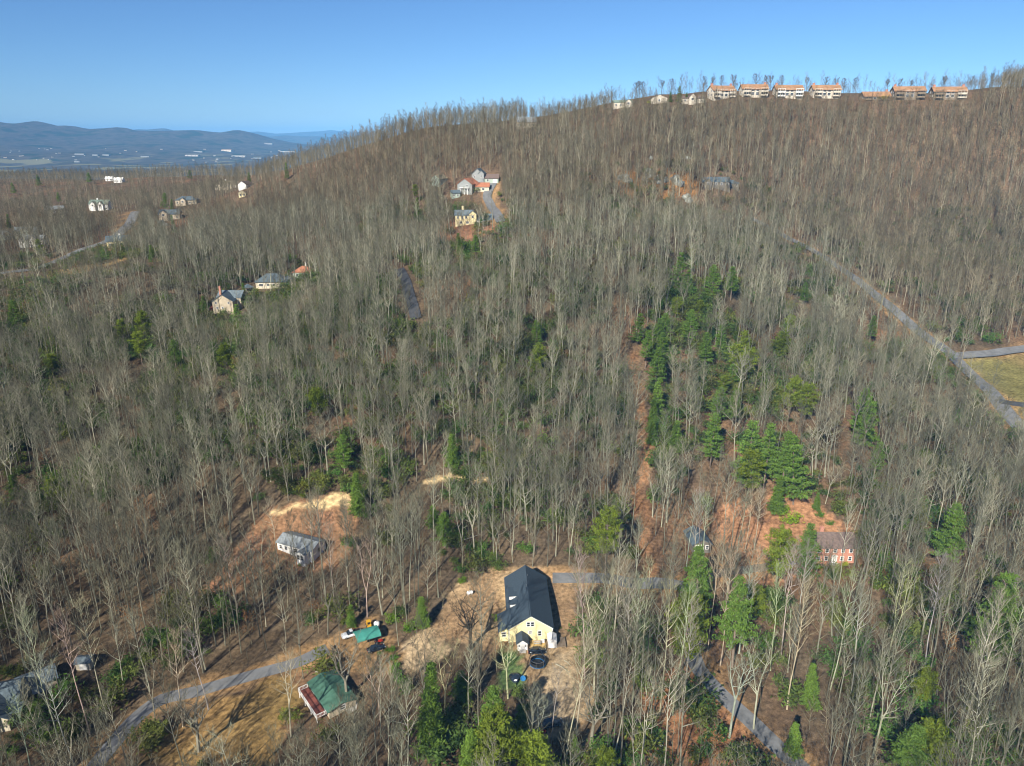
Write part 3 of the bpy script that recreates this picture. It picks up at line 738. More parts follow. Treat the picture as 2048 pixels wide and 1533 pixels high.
mb = MB(); mb.tube([(0,0,0),(0,0,.05),(0,0,.7),(0,0,1.3),(0,0,1.55),(0,0,1.62)], [.75,.8,.78,.8,.5,.2], 16); mb.build('body', M['white'], wt, True); mb = MB(); mb.tube([(0,0,1.6),(0,0,1.7)], [.22,.2], 10); mb.build('lid', M['concrete'], wt)

# ---------------- dumped rubbish in the open wood
bx, by, bz = gp(1322, 1488); rg = random.Random(11)
rb = thing('rubbish_heap', (bx, by, bz), R(15), 'heap of white and yellow rubbish in orange leaves', 'rubbish')
for k, (m, d) in enumerate((('white', (1.2,.6,.3)), ('newwood', (2.2,.25,.12)), ('newwood', (1.8,.3,.1)), ('slate', (1.3,1.0,.3)), ('white', (.6,.6,.5)), ('white', (.5,.7,.35)), ('darkblue', (1.0,.8,.4)), ('chrome', (.9,.5,.2)))):
    mb = MB(); X = Matrix.Translation((rg.uniform(-.8,.8), rg.uniform(-1,1), .2 + k*.07)) @ Matrix.Rotation(rg.uniform(0, 3), 4, 'Z') @ Matrix.Rotation(rg.uniform(-.3,.3), 4, 'X')
    mb.box((0, 0, 0), d, X); mb.build(('panel', 'board', 'board', 'mat', 'bag', 'bag', 'bag', 'sheet')[k], M[m], rb)

# ---------------- house with green roof and red deck
def two(p, q):
    a, b = Vector(at(*p)[:2]), Vector(at(*q)[:2]); d = b - a
    return (a + b) / 2, math.atan2(d.y, d.x), d.length
c, yaw, ln = two((640, 1378), (686, 1440))
gx_, gy_ = c.x - 1.0, c.y + 1.0
gh = thing('green_roof_house', (gx_, gy_, h1(gx_, gy_)), yaw, 'house with dark green metal roof and red deck', 'house')
block(gh, 11.5, 6.6, 2.3, .8, M['tanwall'], M['greenroof'], ov=.45, wins=[('F', -3.5, 1.7, 1.2, 1.1), ('F', 0, 1.4, 1.0, 1.9, 'door'), ('F', 3.5, 1.7, 1.2, 1.1), ('L', 0, 1.7, 1.2, 1.1), ('R', 0, 1.7, 1.2, 1.1), ('B', 0, 1.7, 1.2, 1.1)], off=(0, 1.2, 0))
planks(gh, -5.6, 5.2, -4.9, -2.5, 1.35, .24, M['redwood'], 'x', .05)
mb = MB()
for xx in (-5.4, -2, 1.5, 5.0):
    mb.box((xx, -4.8, -.3), (.16, .16, 3.2))
mb.box((-.2, -4.85, 1.22), (10.8, .12, .2)); mb.build('deck_frame', M['white'], gh)
rail(gh, [(-5.6, -2.6), (-5.6, -4.9), (5.2, -4.9), (5.2, -2.6)], 1.0, M['white'], z=1.4)
for k in range(7):
    mb = MB(); mb.box((-6.0 - k*.28, -3.6, 1.2 - k*.2), (.3, 1.1, .06)); mb.build('step', M['redwood'], gh)
c = at(700, 1410); pv = thing('concrete_pad', (c[0], c[1], c[2] - .1), yaw, 'pale concrete pad behind the green roofed house', 'patio')
mb = MB(); mb.box((0, 0, .1), (5.0, 3.2, .25)); mb.build('slab', M['concrete'], pv)
# ---------------- white house with weathered roof
c, yaw, ln = two((556, 1098), (632, 1128))
wh = thing('white_cottage', (c.x + .8, c.y + 3.0, h1(c.x, c.y + 2)), yaw, 'low white cottage with weathered grey roof among bare trees', 'house')
block(wh, 13.0, 6.6, 2.9, 1.3, M['white'], M['greyroof'], ov=.4, wins=[('F', -5.2, 1.6, .9, 1.2), ('F', -3.2, 1.6, .9, 1.2), ('F', .4, 1.6, 1.6, 1.2), ('F', 3.0, 1.6, .8, 1.5), ('F', 4.2, 1.6, .8, 1.5), ('F', 5.4, 1.6, .8, 1.5), ('R', 0, 1.6, 1, 1.2), ('L', 0, 1.6, 1, 1.2)])
block(wh, 4.2, 3.0, 2.6, .8, M['white'], M['greyroof'], ov=.3, rot=R(90), off=(4.2, -3.6, 0), names=('wing', 'wing_roof'), wins=[('L', -.8, 1.4, .8, 1.4), ('L', .6, 1.4, .8, 1.4)], sub=True)
# ---------------- grey house at the photo's edge
c = at(12, 1422); ge = thing('grey_roof_house', (c[0] - 4, c[1] + 1, h1(c[0], c[1])), R(20), 'large house with slate grey roofs beside tall bare trees', 'house')
block(ge, 13, 9, 3.0, 2.8, M['cream'], M['slate'], ov=.6, wins=[('F', -3, 1.6, 1.2, 1.3), ('F', 1, 1.6, 1.2, 1.3), ('R', 0, 1.6, 1.2, 1.3)])
block(ge, 9, 6.5, 2.9, 2.0, M['cream'], M['slate'], ov=.6, rot=R(90), off=(2.5, -4.2, 0), names=('wing', 'wing_roof'), wins=[('L', -1.2, 1.6, 1, 1.3), ('L', 1.2, 1.6, 1, 1.3)], sub=True)
block(ge, 7.5, 5.5, 2.6, 1.6, M['tanwall'], M['bluegrey'], ov=.5, rot=R(18), off=(8.6, 4.2, 0), names=('garage', 'garage_roof'), wins=[('F', 0, 1.2, 2.6, 2.2, 'door')], sub=True)
for xx in (5.4, 7.6):
    mb = MB(); mb.tube([(xx, -7.5, -1), (xx, -7.5, 2.9)], [.16, .14], 10); mb.build('column', M['white'], ge)
mb = MB(); mb.box((6.4, -6.0, 3.0), (3.4, 3.6, .25)); mb.build('porch_roof', M['slate'], ge)
c = at(172, 1333); g2 = thing('garden_shed', (c[0], c[1], c[2]), R(8), 'small grey roofed shed among bare trees near the slate roofed house', 'shed')
block(g2, 3.4, 2.8, 2.0, .7, M['cream'], M['bluegrey'], ov=.3, base=-.8, wins=[('F', 0, 1.0, 1.4, 1.8, 'door')])
# ---------------- brick house and grey garage
c, yaw, ln = two((1632, 1130), (1702, 1128))
bh = thing('brick_house', (c.x, c.y + 4.0, h1(c.x, c.y)), yaw, 'two storey red brick house with brown roof and white windows', 'house')
_w = [('F', a, 4.3, .85, 1.15) for a in (-4.6, -2.3, 0, 2.3, 4.6)] + [('F', a, 1.7, .85, 1.25) for a in (-4.6, -2.3, 2.3, 4.6)] + [('F', 0, 1.2, 1.1, 2.1, 'door')] + [(f, a, z, .85, 1.2) for f in 'LR' for a in (-1.8, 1.8) for z in (1.7, 4.3)]
w_, r_ = block(bh, 12.0, 7.6, 5.4, 2.7, M['brick'], M['brownroof'], ov=.4, wins=_w)
chimney(r_, -2.6, 1.0, 6.0, 9.2)
mb = MB(); mb.box((0, -4.4, .1), (2.6, 1.4, .3)); mb.build('step', M['concrete'], bh)
for xx in (-.75, .75):
    mb = MB(); mb.tube([(xx, -4.0, .2), (xx, -4.0, 2.6)], [.1, .09], 8); mb.build('column', M['white'], bh)
mb = MB(); mb.prism([(-1.0, 2.6), (1.0, 2.6), (0, 3.1)], 'y', -4.3, -3.8); mb.build('pediment', M['white'], bh)
c = at(1394, 1090); gg = thing('grey_garage', (c[0], c[1], h1(c[0], c[1])), R(96), 'weathered grey roofed garage half hidden by bare trees', 'garage')
block(gg, 8.0, 5.6, 2.5, 1.6, M['stonewall'], M['slate'], ov=.4, wins=[('L', -1.2, 1.2, 2.0, 2.1, 'door'), ('L', 1.6, 1.4, .9, 1.1), ('F', 0, 1.5, 1.0, 1.1)])

# ---------------- houses on the spur
c = at(446, 632); s1 = thing('tall_tan_house', (c[0], c[1] + 6, h1(c[0], c[1] + 2)), R(90), 'tall tan gabled house with blue roof and brick chimney on the slope', 'house')
_w = [('L', a, z, .9, 1.0) for a, z in ((-3.6, 6.3), (3.3, 6.3), (-3.2, 3.6), (-.3, 3.6))]
w_, r_ = block(s1, 9, 11.2, 7.2, 3.6, M['tanwall'], M['slate'], ov=.5, base=-5, wins=_w)
block(s1, 13, 10, 8.2, 2.8, M['tanwall'], M['bluegrey'], ov=.5, base=-4, rot=R(-90), off=(6.5, -1.5, 0), names=('wing', 'wing_roof'), wins=[('F', 4.5, 6.2, .9, 1.1)], sub=True)
chimney(r_, 2.5, 3.2, 8, 14.0, 1.3)
mb = MB(); mb.box((-1, 7.0, 2.4), (5, 2.6, .2)); mb.build('balcony', M['redwood'], s1); rail(s1, [(-3.5, 5.7), (-3.5, 8.2), (1.5, 8.2)], 1.0, M['redwood'], z=2.5)
for xx in (-3.3, 1.2):
    mb = MB(); mb.box((xx, 8.1, .2), (.2, .2, 4.6)); mb.build('post', M['redwood'], s1)
c = at(540, 578); s2 = thing('slate_roof_house', (c[0], c[1] + 6, h1(c[0], c[1] + 3)), R(4), 'wide cream house with slate blue hipped roof on the ridge', 'house')
block(s2, 17, 11, 3.4, 4.2, M['cream'], M['slate'], ov=.7, kind='hip', wins=[('F', -5.5, 1.7, 2.4, 1.3), ('F', -1.5, 1.8, 1.2, 1.2), ('F', 2, 1.8, 1.2, 1.2), ('F', 6, 1.7, 1.6, 1.4)], base=-4)
block(s2, 7, 7, 3.1, 3.4, M['cream'], M['bluegrey'], ov=.6, kind='hip', rot=0, off=(9.5, -1.5, 0), names=('wing', 'wing_roof'), base=-4, wins=[('F', 0, 1.7, 1.4, 1.3)], sub=True)
c = at(497, 584); s3 = thing('gazebo', (c[0], c[1], c[2]), R(40), 'small open gazebo with pointed teal roof by the tan house', 'gazebo')
hip_roof(4.4, 4.4, 2.6, 2.0, .5, place(), .05).build('roof', M['slate'], s3)
for xx in (-2, 2):
    for yy in (-2, 2):
        mb = MB(); mb.box((xx, yy, 1.1), (.2, .2, 3.0)); mb.build('post', M['white'], s3)
mb = MB(); mb.box((0, 0, .1), (4.6, 4.6, .3)); mb.build('floor', M['concrete'], s3)
c = at(607, 558); s4 = thing('red_hip_house', (c[0], c[1] + 4, h1(c[0], c[1] + 2)), R(-4), 'pale green house with red brown hipped roof in the trees', 'house')
w_, r_ = block(s4, 12, 9, 3.6, 3.4, M['greenwall'], M['redroof'], ov=.6, kind='hip', base=-4, wins=[('F', -3.5, 1.9, 1.4, 1.4), ('F', 0, 1.9, 1.4, 1.4), ('F', 3.5, 1.9, 1.4, 1.4)])
chimney(r_, 1.0, .8, 5.5, 9.2, 1.0, M['white'])
# ---------------- houses by the curved road
c = at(928, 452); s5 = thing('butter_house', (c[0], c[1] + 5, h1(c[0], c[1] + 2)), R(2), 'butter yellow house with grey blue roof and yellow chimney', 'house')
w_, r_ = block(s5, 11, 8, 6.0, 2.6, M['yellow2'], M['bluegrey'], ov=.5, base=-4, wins=[('F', -3.8, 4.6, 1.1, 1.3), ('F', -1.2, 4.6, 1.1, 1.6), ('F', 1.2, 4.6, 1.1, 1.3), ('F', 3.6, 4.6, 1.1, 1.3), ('F', -2, 1.6, 1.6, 1.2), ('F', 2, 1.6, 1.6, 1.2)])
chimney(r_, -1.0, 1.5, 6.5, 10.6, 1.2, M['yellow2'])
block(s5, 4.2, 4.4, 6.6, 1.8, M['yellow2'], M['bluegrey'], ov=.3, base=-4, rot=R(90), off=(5.2, -2.4, 0), names=('gable', 'gable_roof'), wins=[('L', 0, 5.0, 1.0, 1.3)], sub=True)
block(s5, 10, 8, 3.0, 3.2, M['white'], M['bluegrey'], ov=.4, base=-3, off=(12.2, .5, 0), names=('garage', 'garage_roof'), wins=[('F', -2.3, 1.2, 2.4, 2.1, 'door'), ('F', 1.8, 1.2, 2.4, 2.1, 'door')], sub=True)
c = at(936, 388); s6 = thing('red_roof_house', (c[0], c[1] + 6, h1(c[0], c[1] + 3)), R(70), 'grey house with brick red roofs beside the curved road', 'house')
block(s6, 13, 11, 5.2, 3.6, M['greywall'], M['redroof'], ov=.6, base=-5, wins=[('L', -2.6, 2.0, 1.4, 1.5), ('L', 1.8, 4.2, 1.3, 1.3), ('L', 2.6, 1.4, 1.4, 1.5)])
block(s6, 10, 7, 3.4, 2.4, M['cream'], M['redroof'], ov=.5, base=-4, rot=R(-70), off=(2, -9.5, 0), names=('wing', 'wing_roof'), wins=[('F', 1, 1.7, 1.6, 1.3)], sub=True)
for a in (-2.5, 0, 2.5):
    mb = MB(); mb.box((-7.2, a, 0), (.3, .3, 5)); mb.build('column', M['white'], s6)
mb = MB(); mb.box((-7.2, 0, 2.6), (1.6, 7, .3)); mb.build('balcony', M['white'], s6)
c = at(957, 372); s7 = thing('blue_roof_house', (c[0], c[1] + 8, h1(c[0], c[1] + 6)), R(80), 'white trimmed grey house with slate blue roof behind the red roofs', 'house')
block(s7, 11, 8, 5.2, 3.4, M['greywall'], M['slate'], ov=.5, base=-4, wins=[('L', -1.8, 3.2, 1.2, 1.3), ('L', 1.8, 3.2, 1.2, 1.3)])
block(s7, 5, 4, 5.4, 2.0, M['greywall'], M['slate'], ov=.4, base=-4, off=(-4.5, -3.2, 0), names=('gable', 'gable_roof'), wins=[('L', 0, 3.6, 1.0, 1.3)], sub=True)
c = at(983, 371); s8 = thing('brown_roof_house', (c[0], c[1] + 5, h1(c[0], c[1] + 3)), R(-3), 'pale house with brown grey roof at the road bend', 'house')
block(s8, 10, 7, 3.2, 2.4, M['greenwall'], M['brownroof'], ov=.5, base=-3, wins=[('F', -2.5, 1.7, 1.2, 1.3), ('F', 2.5, 1.2, 2.4, 2.1, 'door')])
c = at(910, 398); s9 = thing('grey_cabin', (c[0], c[1] + 3, h1(c[0], c[1] + 1)), R(15), 'small grey cabin with dark roof below the red roofed house', 'cabin')
block(s9, 6, 5, 3.4, 1.8, M['greenwall'], M['slate'], ov=.4, base=-4, wins=[('F', -1.4, 1.9, 1.0, 1.2), ('F', 1.4, 1.9, 1.0, 1.2)])
c = at(878, 372); s10 = thing('pale_gable_house', (c[0], c[1] + 4, h1(c[0], c[1] + 2)), R(60), 'pale gabled house mostly hidden by grey trees', 'house')
block(s10, 10, 7, 4, 2.4, M['greenwall'], M['tanroof'], ov=.4, base=-3, wins=[('L', 0, 2, 1.2, 1.3)])
# ---------------- houses across the left hillside
def simple(name, label, uv, L, Wd, h, rise, wall, roof, yaw=0, kind='gable', dy=4, chim=None, wins=True, extra=None):
    c = at(*uv); o = thing(name, (c[0], c[1] + dy, h1(c[0], c[1] + dy*.6)), R(yaw), label, 'house')
    n = max(2, int(L / 3.6)); ws = []
    if wins:
        for s in range(max(1, int(h / 2.9))):
            ws += [('F', -L/2 + L*(k + .5)/n, 1.6 + s*2.9, 1.2, 1.35) for k in range(n)]
        ws += [(f, 0, 1.6, 1.2, 1.3) for f in 'LR']
    w_, r_ = block(o, L, Wd, h, rise, M[wall], M[roof], ov=.5, base=-4, kind=kind, wins=ws)
    if chim: chimney(r_, chim[0], chim[1], h, h + rise + 1.2, 1.1, M[chim[2]])
    for e in extra or []:
        block(o, e[0], e[1], e[2], e[3], M[wall], M[roof], ov=.4, base=-4, rot=R(e[6]), off=(e[4], e[5], 0), names=('gable', 'gable_roof'), wins=[('L', 0, e[2] - 1.2, 1.6, 1.5)], sub=True)
    return o
simple('white_hillside_house', 'white two storey house with pale green roof above the curving road', (199, 421), 18, 10, 5.6, 3.4, 'white', 'palegreenroof', 0, chim=(-3, 1, 'white'), extra=[(4, 5, 5.6, 2.2, -4, -5.2, 90), (4, 5, 5.6, 2.2, 3, -5.2, 90)])
simple('twin_gable_house', 'white house with two gables and grey roof beside a green shrub', (66, 493), 17, 9, 4.6, 3.0, 'white', 'greyroof', -2, extra=[(5, 6, 4.6, 2.4, -5, -4.6, 90), (5, 6, 5.0, 2.6, 3, -4.6, 90)])
simple('grey_gable_house', 'grey green gabled house just behind the twin gabled white house', (45, 478), 17, 9, 4.6, 3.2, 'greenwall', 'bluegrey', 8, dy=8, extra=[(5, 7, 4.8, 2.6, 1, -4.8, 90)])
simple('dark_roof_cottage', 'cream cottage with dark roof at the road beside a dry bank', (233, 494), 15, 8, 4.0, 3.2, 'yellow2', 'slate', 25, chim=(1, .5, 'white'))
simple('boulder_house', 'dark grey house with pale gable behind pale boulders', (338, 440), 16, 10, 4.2, 3.2, 'tanwall', 'slate', 12, extra=[(5, 6, 5, 2.4, -4, -5, 90)])
simple('shrub_house', 'dark roofed house between dark green shrubs', (372, 410), 18, 10, 3.6, 3.2, 'tanwall', 'slate', 6, 'hip', extra=[(4, 5, 3.8, 2.0, -2, -5.4, 90)])
simple('tan_lodge', 'wide cream lodge with sandy tan roof at the wood edge', (457, 378), 27, 11, 3.4, 4.0, 'cream', 'tanroof', 0, 'hip', chim=(-4, 1, 'white'), extra=[(5, 6, 3.6, 2.6, -6, -5.6, 90), (5, 6, 3.6, 2.6, 2, -5.6, 90)])
simple('brown_barn', 'brown roofed barn beside the tan lodge', (489, 378), 13, 8, 3.6, 2.8, 'white', 'brownroof', 80, wins=False)
simple('yellow_hut', 'tiny yellow pavilion below the tan lodge', (482, 396), 6, 6, 2.6, 3.0, 'yellow2', 'tanroof', 20, 'hip')
simple('far_white_house', 'small white house by a far pale field', (236, 366), 11, 7, 3.5, 2.5, 'white', 'white', 0)
simple('far_pale_house', 'small pale house at the end of the far field road', (217, 363), 9, 6, 3, 2.5, 'white', 'white', 5)
simple('stone_house', 'tan stone house half hidden behind brown woods', (108, 428), 14, 8, 4, 2.6, 'stonewall', 'greyroof', 15)
simple('edge_house', 'pale green house cut by the picture edge', (-4, 482), 12, 8, 4.4, 2.6, 'greenwall', 'greyroof', 0)
simple('dark_slope_house', 'dark roofed house beneath orange leaves on the steep slope', (1432, 377), 18, 9, 3.0, 2.6, 'stonewall', 'slate', -3, extra=[(5, 5, 3, 1.8, -6, -4.6, 90)])
simple('slope_annex', 'small dark roofed annex beside the steep slope house', (1466, 380), 8, 7, 2.6, 2.2, 'stonewall', 'slate', 0, 'hip')
simple('ridge_cottage', 'grey cottage among dark trees just under the ridge line', (1052, 256), 15, 9, 4.0, 3.6, 'tanwall', 'greyroof', 10)
# ---------------- houses along the ridge
simple('ridge_house_pale', 'pale grey house with low roofs where the ridge woods end', (1246, 216), 15, 8, 3.4, 1.8, 'condowall', 'palegreenroof', 0, extra=[(4, 5, 3.8, 1.8, 4, -3.8, 90)])
simple('ridge_house_broad', 'white house with broad low gable beside a golden shrub', (1318, 207), 9, 13, 3.2, 2.6, 'condowall', 'brownroof', 90)
simple('ridge_house_dark', 'cream house with brick centre gable beside dark conifers', (1386, 208), 17, 8, 3.2, 1.8, 'condowall', 'brownroof', 0, extra=[(4, 5.5, 3.8, 3.0, -1, -3.8, 90)])
CONDO = [(1446, 197, 19, 'condowall', 14, 'two storey condominium with white end wall and brick chimney, beside the ridge shrubs'),
         (1511, 194, 20, 'condowall', 0, 'condominium block with a pair of brick chimneys under a big bare tree'),
         (1580, 196, 21, 'condowall', -1, 'condominium block with bright white balconies in the middle of the row'),
         (1655, 196, 21, 'condowall', -3, 'condominium block with white balcony bays and small annex at its side'),
         (1757, 199, 20, 'condobrown', -4, 'low condominium block set down behind an orange bush'),
         (1822, 199, 23, 'condobrown', -6, 'condominium block with dark lower storey and brown balconies'),
         (1903, 199, 24, 'condobrown', -8, 'condominium block partly hidden by brown trees at the end of the row')]
for i, (u, v, L, wm, yw_, lab) in enumerate(CONDO):
    c = at(u, v + 3); low = i == 4
    o = thing('condominium', (c[0], c[1] + 7, h1(c[0], c[1] + 7) - (1.5 if low else .2)), R(yw_), lab, 'condominium', 'condominiums along the ridge')
    h = 3.0 if low else 5.2; bw = L * .27
    ws = [('R', a, z, 1.2, 1.4) for a in (-3, 2) for z in ((1.8,) if low else (1.8, 4.6))] + [('L', a, z, 1.2, 1.4) for a in (-3, 2) for z in ((1.8,) if low else (1.8, 4.6))]
    ws += [('F', a, z, 2.2, 1.9) for a in (-1.8, 1.8) for z in ((1.7,) if low else (1.6, 4.5))]
    w_, r_ = block(o, L, 10, h, 3.4, M[wm], M['oranger'], ov=.9, base=-4, wins=ws)
    for s in (-1, 1):
        X0 = s*(L/2 - bw/2 - .5)
        for z in ((0,) if low else (0, 2.95)):
            mb = MB(); mb.box((X0, -6.1, z + .1), (bw, 2.4, .22)); mb.box((X0, -7.2, z + 2.75), (bw, .2, .28))
            for k in range(4): mb.box((X0 - bw/2 + bw*k/3, -7.2, z + 1.5), (.22, .22, 2.7))
            mb.box((X0, -7.22, z + .6), (bw, .1, .9)); ba = mb.build('balcony', M['white' if i == 2 else 'condowall' if i < 4 or (s > 0 and i == 6) else 'wood'], o)
            mb = MB(); mb.box((X0, -5.06, z + 1.5), (bw - .6, .08, 2.1)); mb.build('pane', M['glass'], ba)
    for s in (-1, 1):
        if (i + s) % 3: chimney(r_, s*(L/2 - 1.2), .8, h + 1.5, h + 4.9, 1.6)
# ---------------- far valley buildings
rg = random.Random(8)
FB = [(385,313,120,36,9,'long white warehouse in the far valley'),(291,315,70,30,8,'white hall beside dark woods in the far valley'),(213,312,60,26,8,'white shed row near the far green field'),(191,312,46,24,8,'smaller white shed beside the far shed row'),(455,303,110,60,14,'orange roofed mill building in the far valley'),(478,314,120,30,8,'long white store front beyond the wooded rise'),(537,289,90,50,10,'white hall at the foot of the far mountains'),(575,305,160,30,9,'long pale factory at the far valley edge'),(155,325,40,20,7,'white barn beside the pale green field'),(160,310,80,24,7,'pale roof row above the pale green field'),(515,318,70,22,8,'white shop row just above the wooded rise'),(555,328,36,20,7,'pale building between bare ridge trees'),(397,305,90,24,8,'pale yard building above the long warehouse')]
def far_at(u, v):
    dx, dy, dz = ray(u, v); t = np.linspace(1600, 14000, 900); hit = CAMH + dz*t < far_h(dx*t, dy*t)
    k = int(np.argmax(hit)) if hit.any() else len(t) - 1
    return dx*t[k], dy*t[k], float(far_h(np.array([dx*t[k]]), np.array([dy*t[k]]))[0])
def warehouse(p, L, Wd, h, yaw, label, cat, group, m='white'):
    o = thing('warehouse', p, R(yaw), label, cat, group)
    block(o, L, Wd, h, Wd*.08, M[m], M['oranger' if m == 'cream' else 'concrete' if L > 80 else 'greywall'], ov=.3, base=-12, wins=[('F', a, h*.4, L*.06, h*.5) for a in (-L*.3, 0, L*.3)])
for u, v, L, Wd, h, lab in FB:
    warehouse(far_at(u, v), L, Wd, h, rg.uniform(-8, 8), lab, 'building', 'larger buildings in the far valley', 'cream' if 'orange' in lab else 'concrete' if L > 100 else 'greywall')  # the mill alone has cream walls and an orange roof
for k in range(46):
    u = rg.choice([rg.uniform(5, 120), rg.uniform(130, 330), rg.uniform(380, 590), rg.uniform(400, 560)]); v = rg.uniform(298, 326)
    warehouse(far_at(u, v), rg.uniform(10, 26), rg.uniform(8, 14), rg.uniform(4, 6), rg.uniform(-60, 60), 'tiny pale roof scattered in the hazy far valley', 'building', 'small buildings in the far valley', rg.choice(['concrete', 'greywall', 'tanwall']))
# ------------------------------------------------------------------ tree shapes
def bare_tree(seed, h, cs, spread, nl=18, nb=6, nt=4, r0=.26, tw=.027, up=.9, fork=0, low=False):
    """trunk with limbs, and a crown of branchlets and twigs: two MB"""
    rg = random.Random(seed); T, C = MB(), MB()
    def tri(p, q, w):
        d = (q - p).normalized(); s = d.cross(Vector((rg.uniform(-1, 1), rg.uniform(-1, 1), rg.uniform(-1, 1)))).normalized() * w
        o = len(C.v); C.v += [tuple(p - s), tuple(p + s), tuple(q)]; C.f.append((o, o+1, o+2)); C.m.append(1)
    def stem(p0, top, r, k=6, n=7, wob=.012):
        pts, rad = [], []; a, b = rg.uniform(0, 6.28), rg.uniform(0, 6.28); L = (top - p0).length
        for i in range(n + 1):
            t = i / n; q = p0.lerp(top, t); w = L * wob * math.sin(math.pi * t)
            q = q + Vector((math.sin(a + t*4), math.sin(b + t*5), 0)) * w
            pts.append(q); rad.append(r * ((1 - t) ** .8 * .9 + .08) * (1.25 if i == 0 else 1))
        T.tube(pts, rad, k, 0, False); return pts, rad
    lean = Vector((rg.uniform(-.04, .04), rg.uniform(-.04, .04), 1)) * h
    stems = []
    if fork:
        zf = h * rg.uniform(.3, .5); base = Vector((0, 0, -.5)); f = lean.normalized() * zf
        T.tube([base, f * .5 + Vector((.1, 0, 0)), f], [r0 * 1.3, r0 * 1.05, r0 * .95], 6, 0, False)
        for k in range(fork):
            a = rg.uniform(0, 1) + k * 6.28 / fork
            stems.append(stem(f, f + Vector((math.cos(a) * spread * .55, math.sin(a) * spread * .55, (h - zf) * rg.uniform(.85, 1))), r0 * .72, 5, 6, .03))
    else:
        stems.append(stem(Vector((0, 0, -.5)), lean, r0, 6, 8))
    per = max(4, nl // len(stems))
    for pts, rad in stems:
        z0 = pts[0].z; z1 = pts[-1].z
        for i in range(per):
            t = (i + rg.random()) / per; lo = cs * h
            z = max(lo, z0) + (z1 - max(lo, z0)) * t ** .85
            f = min(max((z - z0) / (z1 - z0), 0), .999) * (len(pts) - 1); j = int(f)
            p = pts[j].lerp(pts[j+1], f - j); r = rad[j] * .55 + .025
            a = i * 2.4 + rg.uniform(-.7, .7); rel = (z - lo) / (h - lo)
            env = (math.sin(math.pi * min(1, .22 + .72 * rel)) ** .8) if not low else (1 - .55 * rel)
            L = spread * env * rg.uniform(.7, 1.1) / (len(stems) ** .35) + .8
            el = rg.uniform(.45, .95) * up + .35 * rel
            d = Vector((math.cos(a) * math.cos(el), math.sin(a) * math.cos(el), math.sin(el)))
            lp = [p]
            for s in range(3):
                d = (d + Vector((rg.uniform(-.22, .22), rg.uniform(-.22, .22), rg.uniform(-.05, .25)))).normalized(); lp.append(lp[-1] + d * L / 3)
            T.tube(lp, [r, r * .7, r * .45, r * .15], 4, 0, False)
            for b in range(nb):
                s = rg.uniform(.25, 1.0) * 2.999; q = lp[int(s)].lerp(lp[int(s)+1], s - int(s))
                bd = (d + Vector((rg.uniform(-1, 1), rg.uniform(-1, 1), rg.uniform(-.3, .9)))).normalized(); bl = L * rg.uniform(.22, .45) + .4
                m = q + bd * bl * .5 + Vector((rg.uniform(-.1, .1), rg.uniform(-.1, .1), .05)) * bl; e = m + (bd + Vector((0, 0, .25))).normalized() * bl * .5
                tri(q, m + (m - q) * .25, tw * 1.5); tri(m, e, tw * 1.2)
                for k in range(nt):
                    w = (q.lerp(m, rg.random()) if k % 2 else m.lerp(e, rg.random()))
                    td = (bd + Vector((rg.uniform(-1, 1), rg.uniform(-1, 1), rg.uniform(-.2, 1)))).normalized()
                    tri(w, w + td * rg.uniform(.6, 1.4) * (h / 25), tw)
    return T, C
def leaf_quads(mb, p, n, size, flat, rg, mi=1, droop=0, rad=1.0):
    for _ in range(n):
        c = p + Vector((rg.gauss(0, rad), rg.gauss(0, rad), rg.gauss(0, rad * flat)))
        a = Vector((rg.uniform(-1, 1), rg.uniform(-1, 1), rg.uniform(-.5, .5) - droop)).normalized() * size * rg.uniform(.6, 1.3)
        b = a.cross(Vector((rg.uniform(-.6, .6), rg.uniform(-.6, .6), 1))).normalized() * size * rg.uniform(.22, .42)
        o = len(mb.v); mb.v += [tuple(c - a), tuple(c + b), tuple(c + a), tuple(c - b)]; mb.f.append((o, o+1, o+2, o+3)); mb.m.append(mi)
